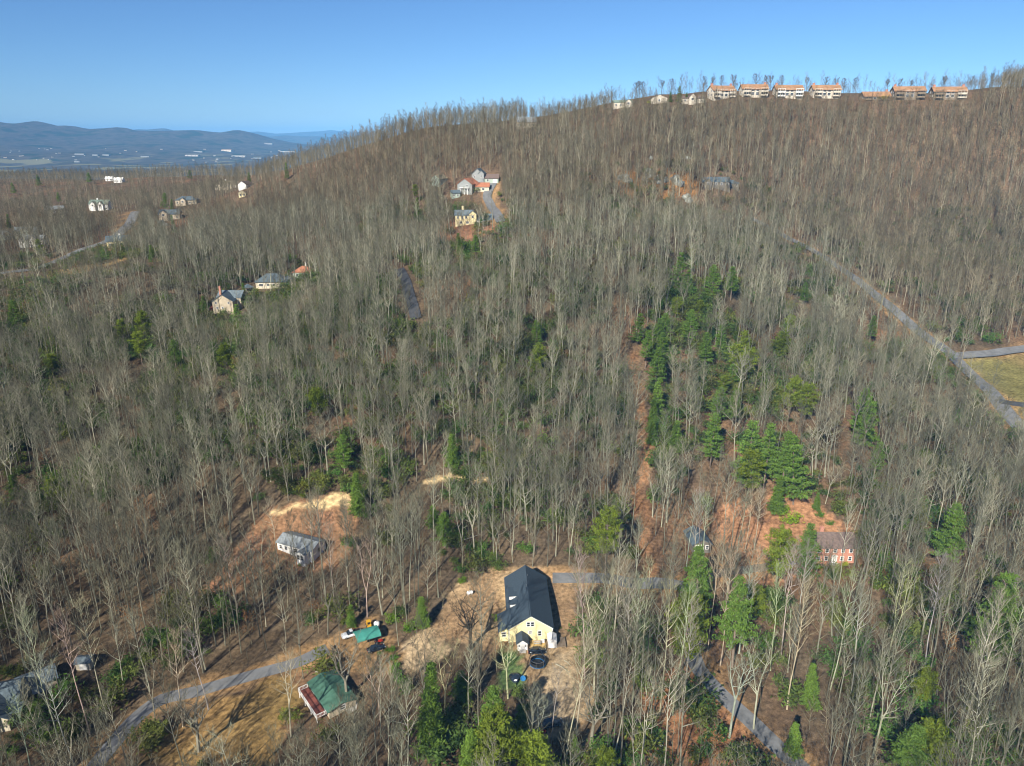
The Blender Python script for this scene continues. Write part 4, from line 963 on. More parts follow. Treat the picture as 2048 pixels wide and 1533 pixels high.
def pine(seed, h, cs, rad, kind):
    """trunk with whorled boughs, and needle sprays carried in layers"""
    rg = random.Random(seed); T, C = MB(), MB()
    T.tube([(0, 0, -.5), (rg.uniform(-.1, .1), rg.uniform(-.1, .1), h*.35), (rg.uniform(-.2, .2), rg.uniform(-.2, .2), h*.7), (0, 0, h*.97)], [.34*h/24, .27*h/24, .16*h/24, .03], 7, 0, False)
    nw = int((1 - cs) * h / (1.15 if kind == 'white' else .9))
    for i in range(nw):
        t = (i + rg.uniform(-.2, .2)) / nw; t = min(max(t, 0), 1); z = h * (cs + (1 - cs) * t)
        prof = {'white': (1 - t) ** .75 * .95 + .06, 'pitch': math.sin(math.pi * (.2 + .72 * t)) ** .9, 'hemlock': (1 - t) ** .9 + .04}[kind]
        n = rg.randint(4, 6) if kind != 'hemlock' else rg.randint(6, 8)
        a0 = rg.uniform(0, 6.28)
        for k in range(n):
            if kind != 'hemlock' and rg.random() < .14: continue
            a = a0 + k * 6.28 / n + rg.uniform(-.35, .35); L = rad * prof * rg.uniform(.65, 1.15) + .25
            el = {'white': .08 + .55 * t, 'pitch': .15 + .5 * t, 'hemlock': -.12 + .3 * t}[kind]
            d = Vector((math.cos(a) * math.cos(el), math.sin(a) * math.cos(el), math.sin(el))); p = Vector((0, 0, z)); e = p + d * L + Vector((0, 0, L * .08))
            T.tube([p, p.lerp(e, .55), e], [.06, .04, .012], 3, 0, False)
            ns = max(2, int(L / .55))
            for s in range(ns):
                f = .3 + .72 * (s + rg.random()) / ns
                q = p.lerp(e, f) + Vector((rg.gauss(0, .12), rg.gauss(0, .12), .1)) * L * .4
                leaf_quads(C, q, 15 if kind != 'hemlock' else 12, .44, .35, rg, 1, .1 if kind == 'hemlock' else -.25, .30 + .05 * L)
    leaf_quads(C, Vector((0, 0, h * .97)), 12, .35, 1.2, rg, 1, 0, .3)
    return T, C
def shrub(seed, r, h, n, size=.3):
    rg = random.Random(seed); T, C = MB(), MB()
    for k in range(6):
        a = rg.uniform(0, 6.28); q = Vector((math.cos(a) * r * .5, math.sin(a) * r * .5, h * .7)); T.tube([(0, 0, -.3), tuple(q * .5 + Vector((0, 0, .1))), tuple(q)], [.05, .035, .01], 3, 0, False)
    cl = [Vector((rg.gauss(0, r*.42), rg.gauss(0, r*.42), h * rg.uniform(.35, .85))) for _ in range(9)]
    for i in range(n): leaf_quads(C, cl[i % 9], 1, size, .8, rg, 1, 0, r * .28)
    return T, C
def leafy_sapling(seed, h, n):
    T, C = bare_tree(seed, h, .25, h * .3, 9, 4, 2, .07, .035, .8)
    rg = random.Random(seed); base = list(C.v)
    for _ in range(n):
        p = Vector(rg.choice(base)); leaf_quads(C, p, 1, .2, .8, rg, 2, .2, .25)
    return T, C
def joined(name, tc, mats):
    T, C = tc; mb = MB(); mb.v = T.v + C.v; o = len(T.v)
    mb.f = T.f + [tuple(i + o for i in f) for f in C.f]; mb.m = T.m + C.m
    return mb.mesh(name, mats)
BARK, TWIG = M['bark'], M['twig']
BARE = [bare_tree(1, 27, .46, 5.0, 19, 7, 5, .205), bare_tree(2, 25, .38, 5.4, 19, 7, 5, .19), bare_tree(3, 29, .52, 4.8, 18, 7, 5, .215),
        bare_tree(4, 24, .36, 6.0, 20, 7, 5, .22, fork=2), bare_tree(5, 22, .32, 6.4, 21, 7, 4, .27, up=.7, fork=3), bare_tree(6, 26, .5, 3.8, 16, 7, 5, .165),
        bare_tree(7, 23, .40, 5.6, 20, 7, 5, .18, up=.75), bare_tree(8, 28, .44, 4.4, 18, 7, 5, .19, fork=2)]
BARE += [bare_tree(9, 26, .6, 4.0, 14, 7, 5, .17), bare_tree(10, 24, .3, 5.0, 22, 7, 4, .23, up=.65), bare_tree(17, 20, .28, 4.6, 20, 7, 4, .18, fork=2), bare_tree(18, 27, .5, 5.6, 17, 8, 4, .26, up=1.0)]
BARE_H = [27, 25, 29, 24, 22, 26, 23, 28, 26, 24, 20, 27]
OPEN = [bare_tree(31, 13, .12, 7.5, 30, 8, 5, .34, .022, .75, fork=4, low=True), bare_tree(32, 16, .2, 6.5, 30, 8, 5, .36, .022, .85, fork=3)]
OPENF = [bare_tree(33, 13, .22, 3.8, 26, 6, 5, .22, .06, .8), bare_tree(34, 16, .28, 4.2, 28, 6, 5, .24, .06, .85, fork=2)]
FARB = [bare_tree(11, 26, .45, 4.0, 15, 4, 3, .27, .048), bare_tree(12, 24, .38, 4.8, 16, 4, 3, .26, .048, fork=2), bare_tree(13, 28, .5, 3.4, 13, 4, 3, .26, .048), bare_tree(14, 23, .42, 4.4, 16, 4, 3, .25, .048, up=.7), bare_tree(15, 27, .55, 3.0, 12, 4, 3, .22, .048), bare_tree(16, 22, .3, 5.4, 18, 4, 3, .30, .048, fork=3), bare_tree(19, 21, .25, 4.6, 18, 4, 3, .2, .048, up=.6), bare_tree(20, 25, .6, 3.6, 12, 4, 3, .2, .048), bare_tree(35, 18, .3, 4.6, 16, 4, 3, .2, .048, fork=2)]
SAP = [bare_tree(21, 11, .3, 2.2, 10, 5, 3, .08, .03), bare_tree(22, 14, .35, 2.4, 12, 5, 3, .10, .03), bare_tree(23, 8, .2, 2.4, 10, 5, 4, .07, .03, low=True)]
LEAFY = [leafy_sapling(24, 8, 260), leafy_sapling(25, 6, 220)]
SHR = [shrub(51, 2.0, 2.4, 330, .34), shrub(52, 2.6, 3.4, 420, .38), shrub(53, 1.6, 1.8, 260, .30)]
PINES = {'white': [pine(61, 22, .22, 5.4, 'white'), pine(62, 25, .32, 5.2, 'white'), pine(63, 18, .14, 5.0, 'white')],
         'pitch': [pine(64, 20, .38, 4.4, 'pitch'), pine(65, 16, .28, 4.6, 'pitch')],
         'hemlock': [pine(66, 17, .06, 3.6, 'hemlock'), pine(67, 21, .1, 3.2, 'hemlock')]}
PINE_H = {'white': [22, 25, 18], 'pitch': [20, 16], 'hemlock': [17, 21]}
PINE_R = {'white': [4.4, 4.2, 4.0], 'pitch': [3.6, 3.8], 'hemlock': [3.6, 3.2]}

# conifers: photo column, top row, base row, kind
CON = [(1354,504,575,'w'),(1372,540,592,'w'),(1422,528,606,'w'),(1461,532,602,'w'),(1607,564,612,'w'),(1350,597,640,'p'),(1397,602,640,'p'),(1376,617,690,'w'),(1440,648,708,'w'),(1274,626,690,'w'),(1328,625,680,'w'),(1312,636,695,'w'),
 (1290,660,738,'w'),(1322,664,730,'w'),(1409,663,745,'w'),(1490,663,720,'p'),(1560,666,728,'p'),(1578,632,680,'p'),(1470,690,765,'p'),(1489,698,772,'p'),(1310,694,785,'w'),(1464,728,775,'w'),(1316,760,848,'h'),(1306,800,870,'h'),(1445,752,800,'p'),(1433,772,850,'w'),(1463,775,860,'w'),(1577,755,835,'p'),(1607,770,850,'p'),(1305,840,890,'h'),(1350,840,905,'h'),
 (1738,631,690,'w'),(1718,775,880,'w'),(1724,800,900,'w'),(1746,884,960,'w'),(1420,826,935,'w'),(1491,840,975,'w'),(1526,842,985,'w'),(1560,860,1000,'w'),(1586,870,1010,'w'),(1500,905,1000,'p'),(1550,950,1030,'h'),(1890,1007,1140,'w'),(1632,985,1022,'h'),
 (1392,1088,1215,'w'),(1464,1160,1335,'w'),(1548,1065,1195,'p'),(1607,1050,1165,'w'),(1362,1200,1345,'p'),(1975,1145,1330,'w'),(1620,1330,1420,'h'),(1795,1440,1585,'w'),(1845,1455,1580,'p'),(1838,1345,1425,'p'),(1587,1445,1510,'h'),
 (1210,1022,1150,'p'),(858,1335,1520,'h'),(890,1022,1095,'w'),(703,1210,1255,'h'),(846,1195,1255,'h'),(992,1370,1520,'w'),(1046,1410,1500,'h'),(985,1430,1590,'p'),(1065,1475,1590,'p'),(940,1450,1575,'h'),(925,1345,1420,'w'),(1210,1505,1570,'p'),
 (717,945,1035,'h'),(905,865,935,'h'),(353,680,745,'w'),(290,625,690,'p'),(285,665,730,'p'),(250,640,690,'p'),(305,490,528,'h'),(922,465,515,'h'),(952,470,520,'w'),(833,370,405,'p'),(834,395,440,'h'),(575,325,360,'h'),(1340,182,205,'h'),(1358,172,206,'h'),(1372,185,207,'h'),(410,592,632,'h'),(108,710,750,'p'),(455,690,745,'p'),(20,428,460,'h'),(330,385,425,'w'),(345,398,425,'h'),(35,600,660,'w'),(35,950,1010,'w'),(110,960,1010,'p'),(490,565,600,'h'),(476,608,650,'w'),(1070,690,760,'p'),(1075,640,700,'w'),(640,780,850,'p'),(690,870,950,'w'),(350,430,470,'h'),(500,345,372,'h'),(80,480,512,'p'),(80,350,375,'w'),(30,365,392,'w'),(180,345,370,'w'),(120,385,412,'w'),(380,340,362,'w'),(870,1010,1060,'w'),(1500,1170,1240,'p'),(1150,1470,1520,'h')]
# ------------------------------------------------------------------ where trees stand
rng = np.random.default_rng(7)
CLEAR = [YARD, LAWN, CARYARD, TRAILER, BRICKYARD, RLAWN, SAND1, SAND2, LUSH, GRAVELYARD]
ROADW = [('main', 5.5), ('side', 6), ('drive', 5), ('left', 8), ('mid', 8), ('dark', 5), ('lane', 4.5), ('lane2', 4), ('dl', 5), ('corr', 3.8)]
HOUSES = [(o.location.x, o.location.y, 9.0) for o in COL.objects if o.get('category') in ('house', 'garage', 'cabin', 'condominium', 'gazebo', 'shed', 'carport') and o.location.y < 1500]
HOUSES += [(o.location.x, o.location.y, 15.0) for o in COL.objects if o.get('category') == 'condominium']
# what the open winter woods let one see: picture boxes in which nearer trees are thinned out (u0, v0, u1, v1, share kept)
VIEW = [(990,1128,1140,1345,.0),(895,1140,990,1235,.05),(692,1232,785,1318,.05),(590,1318,705,1440,.12),(545,1045,660,1125,.35),(540,990,710,1030,.3),(835,950,975,968,.35),
        (1615,1065,1712,1145,.4),(1540,985,1700,1060,.35),(410,570,480,640,.0),(492,532,575,590,.1),(578,522,632,562,.15),(905,412,990,462,.08),(890,343,1000,400,.05),(180,398,238,428,.1),(15,455,98,505,.08),(195,468,270,515,.1),
        (312,418,372,445,.25),(350,388,400,415,.2),(428,358,502,400,.1),(200,355,250,372,.2),(1410,362,1480,385,.3),(1225,330,1400,400,.4),(1235,178,1945,191,.5),
        (1265,730,1305,1170,.12),(1590,480,1620,500,.2),(970,365,1010,450,.2),(805,555,838,640,.3),(1030,1345,1185,1470,.12),
        (1395,1335,1600,1533,.5),(1285,1400,1390,1533,.2),(300,1410,480,1440,.3),(300,1440,545,1475,.15),(290,1478,545,1525,.15),(0,1340,80,1440,.35),(120,1310,180,1345,.3)]
for line, half, share in ((ROAD_MAIN[6:], 9, .4), (ROAD_SIDE, 7, .2), (ROAD_DRIVE, 7, .2), (ROAD_LEFT, 6, .12), (ROAD_MID, 7, .1), (LANE[8:], 13, .06), (DRIVE_L[6:], 10, .5), (DRIVE_L[:7], 9, .45)):
    for (u1, v1), (u2, v2) in zip(line[:-1], line[1:]):
        n = max(1, int(math.hypot(u2 - u1, v2 - v1) / 14))
        VIEW += [(u1 + (u2-u1)*k/n - half, v1 + (v2-v1)*k/n - 4, u1 + (u2-u1)*k/n + half, v1 + (v2-v1)*k/n + 5, share) for k in range(n)]
VIEW += [(u - .15*(vb-vt) - 2, vt, u + .15*(vb-vt) + 2, vt + .75*(vb-vt), .1) for u, vt, vb, k in CON]
def blocked(x, y):
    b = np.zeros(len(x), bool)
    for p in CLEAR: b |= inside(x, y, p)
    for k, w in ROADW: b |= seg_dist(x, y, W[k]) < w
    for hx, hy, r in HOUSES: b |= (x - hx) ** 2 + (y - hy) ** 2 < r * r
    return b
def thinned(x, y, z, h, half=3.0):
    """False where a tree would stand in one of the open views"""
    keep = np.ones(len(x), bool); ub, vb, zc = project(x, y, z); ut, vt, _ = project(x, y, z + h); hw = half * FPX / zc
    rnd = rng.random(len(x))
    for u0, v0, u1, v1, share in VIEW:
        um = (ub + ut) / 2
        hit = (um + hw > u0) & (um - hw < u1) & (vt < v1 - 2) & (vb > v1 + 1)
        keep &= ~(hit & (rnd > share))
    return keep
def seen(x, y, z, h):
    """tree top not hidden behind the hill"""
    vis = np.ones(len(x), bool); top = z + h
    for f in np.linspace(.25, .985, 22):
        vis &= H(x * f, y * f) < CAMH + (top - CAMH) * f + 1.5
    return vis
def scatter(spacing, y0, y1, density=None, seed=1, half=.80):
    r = np.random.default_rng(seed); ys = np.arange(y0, y1, spacing); pts = []
    for y in ys:
        w = half * y + 45
        xs = np.arange(-w, w, spacing); pts.append(np.c_[xs + r.uniform(-.5, .5, len(xs)) * spacing * .95, y + r.uniform(-.5, .5, len(xs)) * spacing * .95])
    p = np.concatenate(pts)
    if density is not None: p = p[r.random(len(p)) < density(p[:, 0], p[:, 1])]
    return p[:, 0], p[:, 1]
def brownness(x, y):
    u, v, _ = project(x, y, H(x, y))
    line = np.interp(u, [0, 300, 700, 900, 1200, 1450, 1560, 1700, 1850, 2048], [505, 470, 440, 440, 455, 455, 470, 560, 690, 880])
    b = np.clip((line - v) / 50 + .5, 0, 1)
    return np.clip(b * (.75 + .5 * vnoise(x, y, 45, 71)) + (vnoise(x, y, 28, 72) - .62) * .8, 0, 1)
def tree_tint(x, y, r):
    b = brownness(x, y)[:, None]; n = np.where(r.random((len(x), 1)) < .2, r.uniform(1.25, 1.85, (len(x), 1)), r.uniform(.55, 1.2, (len(x), 1))); g = r.uniform(-.025, .025, (len(x), 1))
    grey = np.concatenate([.99 - g, .99 + g * .5, .87 + 0 * g], 1); brown = np.concatenate([.86 + g, .77 + 0 * g, .63 + 0 * g], 1)
    return np.clip((grey * (1 - b) + brown * b) * n, .2, 2.0)
def dens(x, y):
    d = .80 + .2 * vnoise(x, y, 40, 81)
    u = 1024 + 1480 * x / np.maximum(y, 1)
    return d * np.where((y > 612) & (u > 1225) & (u < 1950), .12, 1.0)
X1, Y1 = scatter(4.6, 84, 760, lambda x, y: dens(x, y) * np.where((np.abs(x - 65) < 38) & (y < 165) & (x > 36), .55, 1), 2)
X3, Y3 = scatter(7.5, 425, 640, dens, 4); X1, Y1 = np.r_[X1, X3], np.r_[Y1, Y3]
X2, Y2 = scatter(8.5, 760, 1330, None, 3, .78); k_ = X2 < 40; X2, Y2 = X2[k_], Y2[k_]
tx_, ty_ = np.r_[X1, X2], np.r_[Y1, Y2]
tz_ = H(tx_, ty_)
ks = np.clip(rng.normal(.9, .17, len(tx_)), .45, 1.2)
_u, _v, _ = project(tx_, ty_, tz_)
ks *= np.where((_v < 275) & (_u > 1050) & (_u <= 1235), .62, 1.0)
ks *= np.where((_v < 245) & (_u > 1225) & (_u < 1960), .5, 1.0)
ks *= np.interp(ty_, [150, 220, 420, 560, 640, 900], [1.0, .86, .82, .78, .64, .60])
ok = ~blocked(tx_, ty_) & thinned(tx_, ty_, tz_, 24 * ks) & seen(tx_, ty_, tz_, 24 * ks)
tx_, ty_, tz_, ks = tx_[ok], ty_[ok], tz_[ok], ks[ok]
# trees set by hand where single ones stand out: base, crown top, shape
HAND = [(1384,1152,1010,5,1),(1404,1146,1000,2,1),(1397,1128,985,0,1),(1372,1140,1000,8,1),(582,1474,1302,3,1),(366,1455,1290,0,1),(417,1420,1262,2,1),(215,1438,1210,0,1),(180,1470,1235,2,1),(120,1500,1240,0,1),(150,1533,1310,1,1),(60,1533,1400,1,1),(250,1395,1240,1,1),(300,1385,1220,5,1),
 (1246,1430,1170,2,1),(1265,1404,1165,0,1),(1188,1390,1150,3,1),(1282,1382,1140,5,1),(1320,1430,1175,0,1),(1345,1431,1190,2,1),(1362,1425,1210,5,1),(1130,1531,1300,2,1),(1150,1500,1235,0,1),(1016,1398,1270,4,.9),(1074,1486,1390,3,.8),(1101,1503,1350,5,1),(1170,1360,1120,5,1),(1215,1350,1130,0,1),
 (1416,1302,1100,5,1),(1440,1332,1120,0,1),(1478,1308,1150,2,1),(1486,1300,1110,5,1),(1541,1342,1150,5,1),(1560,1322,1120,2,1),(1574,1419,1180,0,1),(1459,1476,1300,4,1),(1507,1459,1290,3,1),(1584,1302,1090,2,1),(1660,1380,1150,1,1),(1700,1400,1180,2,1),(1770,1340,1130,7,1),(1850,1330,1120,2,1),(1925,1460,1200,0,1),(1985,1420,1180,2,1),
 (890,1440,1290,3,.9),(760,1440,1330,4,.8),(935,1450,1300,5,.9),(1475,1100,985,5,1),(1490,1105,980,2,1),(1508,1100,985,0,1),(560,1140,1010,2,1),(628,1140,1000,0,1),(480,1240,1080,2,1),(670,1225,1060,0,1),(735,1235,1075,7,1)]
OPENT = [(398,1503,1395,0),(1183,1490,1370,1),(694,1400,1290,1),(940,1300,1195,0)]  # last entry: dark tree added where only a cast shadow falls
taken = np.zeros(len(tx_), bool)
hand = []
for u, v, vt, s, kk in HAND:
    x, y, z = at(u, v); hgt = pix_y(u, vt, y)[2] - z
    hand.append((x, y, z, s, min(max(hgt / BARE_H[s], .55), 1.3)))
    taken |= (tx_ - x) ** 2 + (ty_ - y) ** 2 < 9
tx_, ty_, tz_, ks = tx_[~taken], ty_[~taken], tz_[~taken], ks[~taken]
u_, v_, d_ = project(tx_, ty_, tz_ + 12)
vis = (u_ > -30) & (u_ < 2078) & (v_ < 1600) & (v_ > 0)
order = np.argsort(np.where(vis, d_ / (ks * 25), 1e9))
n_ind = 296 - len(hand)
ind = order[:n_ind]
rest = np.ones(len(tx_), bool); rest[ind] = False

LAND = [('the yellow house', 4, 162), ('the trampoline', *at(1075, 1333)[:2]), ('the teal carport', cx, cy), ('the green roofed house', gx_, gy_), ('the brown lawn', *at(430, 1480)[:2]),
        ('the slate roofed house', *at(20, 1420)[:2]), ('the white cottage', *at(595, 1110)[:2]), ('the brick house', *at(1665, 1120)[:2]), ('the narrow lane', *at(1480, 1420)[:2]), ('the rubbish heap', *at(1322, 1488)[:2]),
        ('the grey garage', *at(1394, 1090)[:2]), ('the gravel yard', *at(1140, 1420)[:2]), ('the leaf covered cutting', *at(1290, 1080)[:2]), ('the curved lane end', *at(1540, 1480)[:2])]
ORD = 'first second third fourth fifth sixth seventh eighth ninth tenth eleventh twelfth thirteenth fourteenth fifteenth sixteenth seventeenth eighteenth nineteenth twentieth'.split()
def ordinal(n):
    if n < 20: return ORD[n]
    t = {2: 'twenty', 3: 'thirty', 4: 'forty', 5: 'fifty', 6: 'sixty', 7: 'seventy', 8: 'eighty', 9: 'ninety'}
    q, r = divmod(n + 1, 10)
    return t[q] + '-' + ORD[r - 1] if r else t[q][:-1] + 'ieth'
def sector(x, y, lx, ly):
    ddx, ddy = x - lx, y - ly
    if abs(ddy) > abs(ddx): return 'behind' if ddy > 0 else 'in front of'
    return 'east of' if ddx > 0 else 'west of'
class Namer:
    def __init__(s): s.q = []
    def add(s, o, x, y, h, what): s.q.append((o, x, y, h, what))
    def done(s):
        cells = {}
        for o, x, y, h, what in s.q:
            n, lx, ly = min(LAND, key=lambda l: (l[1]-x)**2 + (l[2]-y)**2)
            cells.setdefault((what, sector(x, y, lx, ly), n), []).append((math.hypot(x-lx, y-ly), h, o))
        for (what, sec, n), L in cells.items():
            L.sort(key=lambda q: q[0])
            for k, (d, h, o) in enumerate(L):
                o['label'] = f"{what} {sec} {n}, " + ('standing alone' if len(L) == 1 else f"{ordinal(k)} counting outward")
BARE_M = [(T.mesh('trunk', [BARK]), C.mesh('crown', [BARK, TWIG])) for T, C in BARE]
OPEN_M = [(T.mesh('trunk', [BARK]), C.mesh('crown', [BARK, TWIG])) for T, C in OPEN]
OPENF_M = [(T.mesh('trunk', [BARK]), C.mesh('crown', [BARK, TWIG])) for T, C in OPENF]
namer = Namer()
rt = random.Random(99)
def put_tree(name, meshes, x, y, z, s, rot, tint, group, what=None, label=None, hgt=25, sxy=None, cat='tree'):
    root = link(name, None); root.location = (x, y, z); root.rotation_euler = (rt.gauss(0, .04), rt.gauss(0, .04), rot); root.scale = (sxy or s, sxy or s, s)
    tag(root, label, cat, group)
    for nm, md in zip(('trunk', 'crown'), meshes):
        o = link(nm, md, root); o['tint'] = tint
    if what: namer.add(root, x, y, hgt, what)
    return root
def one_tint(x, y): return [float(c) for c in tree_tint(np.array([x]), np.array([y]), rng)[0]]
NOUN = ['tall straight bare tree', 'bare grey tree with spreading top', 'very tall slim bare tree', 'forked bare tree', 'many stemmed bare tree', 'narrow bare tree', 'bare grey tree with wide crown', 'tall twin stemmed bare tree', 'high topped bare tree', 'bare tree branched low down', 'short forked bare tree', 'bare tree with steep rising limbs']
for x, y, z, s, kk in hand:
    t = one_tint(x, y); m_ = max(t); t = [c / m_ * rt.uniform(1.4, 2.0) for c in t]
    put_tree('bare_tree', BARE_M[s], x, y, z, kk, rt.uniform(0, 6.28), t, 'bare deciduous trees', NOUN[s], hgt=kk * BARE_H[s], sxy=.5 + .3 * kk)
for i in ind:
    s = rt.choice([0, 1, 2, 2, 3, 4, 5, 5, 6, 7, 8, 9, 10, 11]); x, y = float(tx_[i]), float(ty_[i])
    put_tree('bare_tree', BARE_M[s], x, y, float(tz_[i]), float(ks[i]) * 1.08, rt.uniform(0, 6.28), one_tint(x, y), 'bare deciduous trees', NOUN[s], hgt=float(ks[i]) * BARE_H[s], sxy=float(ks[i]) * rt.uniform(.68, .88))
RT = [(1272,168),(1281,165),(1290,167),(1322,174),(1345,178),(1432,170),(1441,164),(1470,152),(1521,151),(1530,156),(1565,160),(1624,164),(1647,160),(1676,170),(1722,169),(1770,176),(1805,163),(1836,172),(1880,166),(1893,170),(1960,158),(1976,150),(2012,148),(2040,152),(1405,176),(1545,168),(1700,176)]
for k, (u, vt) in enumerate(RT):
    x = (u - 1024) / FPX * (652 * CP - 30 * SP); y = 652.0 + (k % 3) * 8; z = h1(x, y); hgt = min(22, max(11, pix_y(u, vt, y)[2] - z)); s = k % 2
    o_ = put_tree('spreading_tree', OPENF_M[s], x, y, z, hgt / (13, 16)[s], rt.uniform(0, 6), [.62, .54, .52], 'bare trees on the ridge line', label=f"rounded bare tree on the ridge line, {ordinal(k)} of those behind the houses", sxy=1.0 * hgt / (13, 16)[s])
OL = ['broad many stemmed bare tree standing on the brown lawn', 'broad pale bare tree beside the gravel yard', 'broad bare tree leaning over the green roofed house', 'dark bare tree put in for a cast shadow on the slope beside the yellow house']
for (u, v, vt, s), lab in zip(OPENT, OL):
    x, y, z = at(u, v); hgt = pix_y(u, vt, y)[2] - z
    put_tree('spreading_tree', OPEN_M[s], x, y, z, hgt / (13, 16)[s], rt.uniform(0, 6), [1.05, 1.0, .92] if 'dark' not in lab else [.35, .3, .27], 'broad bare trees', label=lab)  # dark tint gives the stand-in tree the tone of that shadow

KN = {'w': 'white', 'p': 'pitch', 'h': 'hemlock'}
CN = {'w': 'tall blue green pine', 'p': 'yellow green pine', 'h': 'dense green conifer'}
PINE_M = {k: [(T.mesh('trunk', [M['pine_bark']]), C.mesh('crown', [M['pine_bark'], M['needle']])) for T, C in v] for k, v in PINES.items()}
LAND += [('the red roofed house', *at(936, 388)[:2]), ('the butter yellow house', *at(928, 452)[:2]), ('the tall tan house', *at(446, 632)[:2]), ('the road junction', *at(1905, 715)[:2]), ('the upper cutting', *at(1278, 800)[:2]), ('the tan lodge', *at(457, 378)[:2]), ('the twin gabled house', *at(66, 493)[:2]), ('the sandy bank', *at(650, 1005)[:2]), ('the pale sand strip', *at(900, 960)[:2]), ('the ridge houses', *at(1320, 208)[:2])]
pt_ = random.Random(5)
for u, vt, vb, k in CON:
    x, y, z = at(u, vb); hgt = max(3.0, min(30, pix_y(u, vt, y)[2] - z)); kind = KN[k]
    j = pt_.randrange(len(PINES[kind])); s = hgt / PINE_H[kind][j]
    sxy = s ** .6 * pt_.uniform(.72, .98) if hgt > 8 else s * 1.2
    base = {'w': (.95, 1.02, .75), 'p': (1.25, 1.05, .5), 'h': (1.0, 1.05, .7)}[k]; b = pt_.uniform(1.05, 1.5)
    put_tree('conifer', PINE_M[kind][j], x, y, z, s, pt_.uniform(0, 6.28), [c * b for c in base], 'evergreen conifers', CN[k], hgt=hgt, sxy=sxy)
namer.done()
# garden shrubs seen one by one: column, base row, width in metres, tint, label
SHM = [(T.mesh('stem', [M['pine_bark']]), C.mesh('foliage', [M['pine_bark'], M['shrub_leaf']])) for T, C in SHR]
GS = [(1582,1050,6,(2.6,2.4,.6),'bright yellow green shrub in orange leaves above the brick house'),(1568,1030,4,(2.2,2.2,.6),'smaller yellow green shrub touching the bright one'),(994,1243,2.4,(1.6,1.8,.6),'rounded green shrub against the wing of the yellow house'),(925,1167,3,(1.4,1.5,.6),'low green shrub at the edge of the bare slope'),
      (783,1305,2.6,(1.4,1.7,.7),'clipped hedge shrub at the top of the hedge row'),(787,1322,2.6,(1.2,1.6,.7),'clipped hedge shrub second down the hedge row'),(790,1338,2.8,(1.1,1.5,.7),'clipped hedge shrub in the middle of the hedge row'),(795,1353,3,(1.0,1.4,.7),'clipped hedge shrub fourth down the hedge row'),(799,1366,3,(1.0,1.4,.7),'clipped hedge shrub at the bottom of the hedge row'),
      (937,386,7,(1.6,1.6,.5),'olive green hedge in front of the red roofed house'),(952,386,6,(1.7,1.6,.5),'olive green shrub at the road end of the hedge'),(1298,209,5,(4.5,3.0,.4),'golden yellow shrub beside the broad ridge house'),(1768,203,7,(4.5,2.2,.6),'orange bush in front of the low condominium block'),
      (408,618,7,(1.5,1.8,.6),'green shrub against the wall of the tall tan house'),(85,510,8,(1.0,1.1,.6),'dark green shrub below the twin gabled house'),(75,1466,2.6,(1.6,1.9,.6),'small green shrub before the slate roofed house'),(66,1478,1.8,(2.8,2.6,.5),'yellow green patch shrub beside the slate roofed house'),(1840,1000,3,(1,1.2,.7),'low dark shrub at the leafy wood edge'),(1640,1035,3,(1.1,1.5,.7),'small green shrub at the edge of the orange yard'),(1660,1052,2.5,(1.1,1.5,.7),'small green shrub near the brick house roof'),
      (785,1245,4,(1.5,1.6,.6),'loose green shrub on the slope behind the carport'),(820,1262,4,(1.4,1.7,.6),'loose green shrub at the top of the pale bank'),(760,1310,1.6,(2.0,2.0,.5),'tiny green shrub beside the dark blue car'),(600,1133,1.5,(2.2,2.0,.5),'tiny yellow green shrub before the white cottage'),(1690,1132,2.0,(3.4,2.4,.5),'golden shrub at the corner of the brick house'),(1637,1137,1.8,(2.4,1.6,.6),'brown green shrub at the brick house wall')]
for u, v, wm, t, lab in GS:
    x, y, z = at(u, v); j = pt_.randrange(3); s = wm / (2 * (2.0, 2.6, 1.6)[j])
    root = link('shrub', None); root.location = (x, y, z); root.scale = (s, s, s * .9); root.rotation_euler = (0, 0, pt_.uniform(0, 6)); tag(root, lab, 'shrub', 'garden shrubs')
    for nm, md in zip(('stem', 'foliage'), SHM[j]): o = link(nm, md, root); o['tint'] = list(t)

# fallen trunks lying in the open
LOGS = [((1112,1330),(1140,1347),.14,'pale fallen branch lying on the gravel yard'),((1128,1322),(1144,1334),.10,'short fallen branch beside the longer one on the gravel yard'),((1297,1350),(1312,1392),.2,'bleached fallen trunk among the open wood trees'),((630,1345),(650,1348),.15,'fallen log near the end of the grey drive'),((1480,1215),(1530,1200),.2,'fallen trunk in orange leaves near the brick house'),((905,1090),(960,1070),.2,'fallen trunk in the woods behind the yellow house'),((300,1190),(345,1165),.2,'fallen trunk among bare trees near the white cottage'),((1700,1290),(1750,1262),.22,'fallen trunk across the woods below the brick house')]
for p_, q_, r_, lab in LOGS:
    a, b = Vector(at(*p_)), Vector(at(*q_)); d = b - a; o_ = thing('fallen_log', a, 0, lab, 'log', 'fallen logs'); mb = MB()
    mb.tube([Vector((0, 0, r_)), d * .4 + Vector((.1, .1, r_ * 1.3)), d * .75 + Vector((0, -.1, r_)), d + Vector((0, 0, r_ * .6))], [r_ * 1.15, r_, r_ * .7, r_ * .3], 7); t_ = mb.build('stem', M['bark'], o_); t_['tint'] = [1.4, 1.35, 1.2]
    mb = MB(); mb.tube([d * .45 + Vector((.1, .1, r_)), d * .55 + Vector((.5, .4, r_ + .6))], [r_ * .5, .02], 5); t_ = mb.build('branch', M['bark'], o_); t_['tint'] = [1.4, 1.35, 1.2]

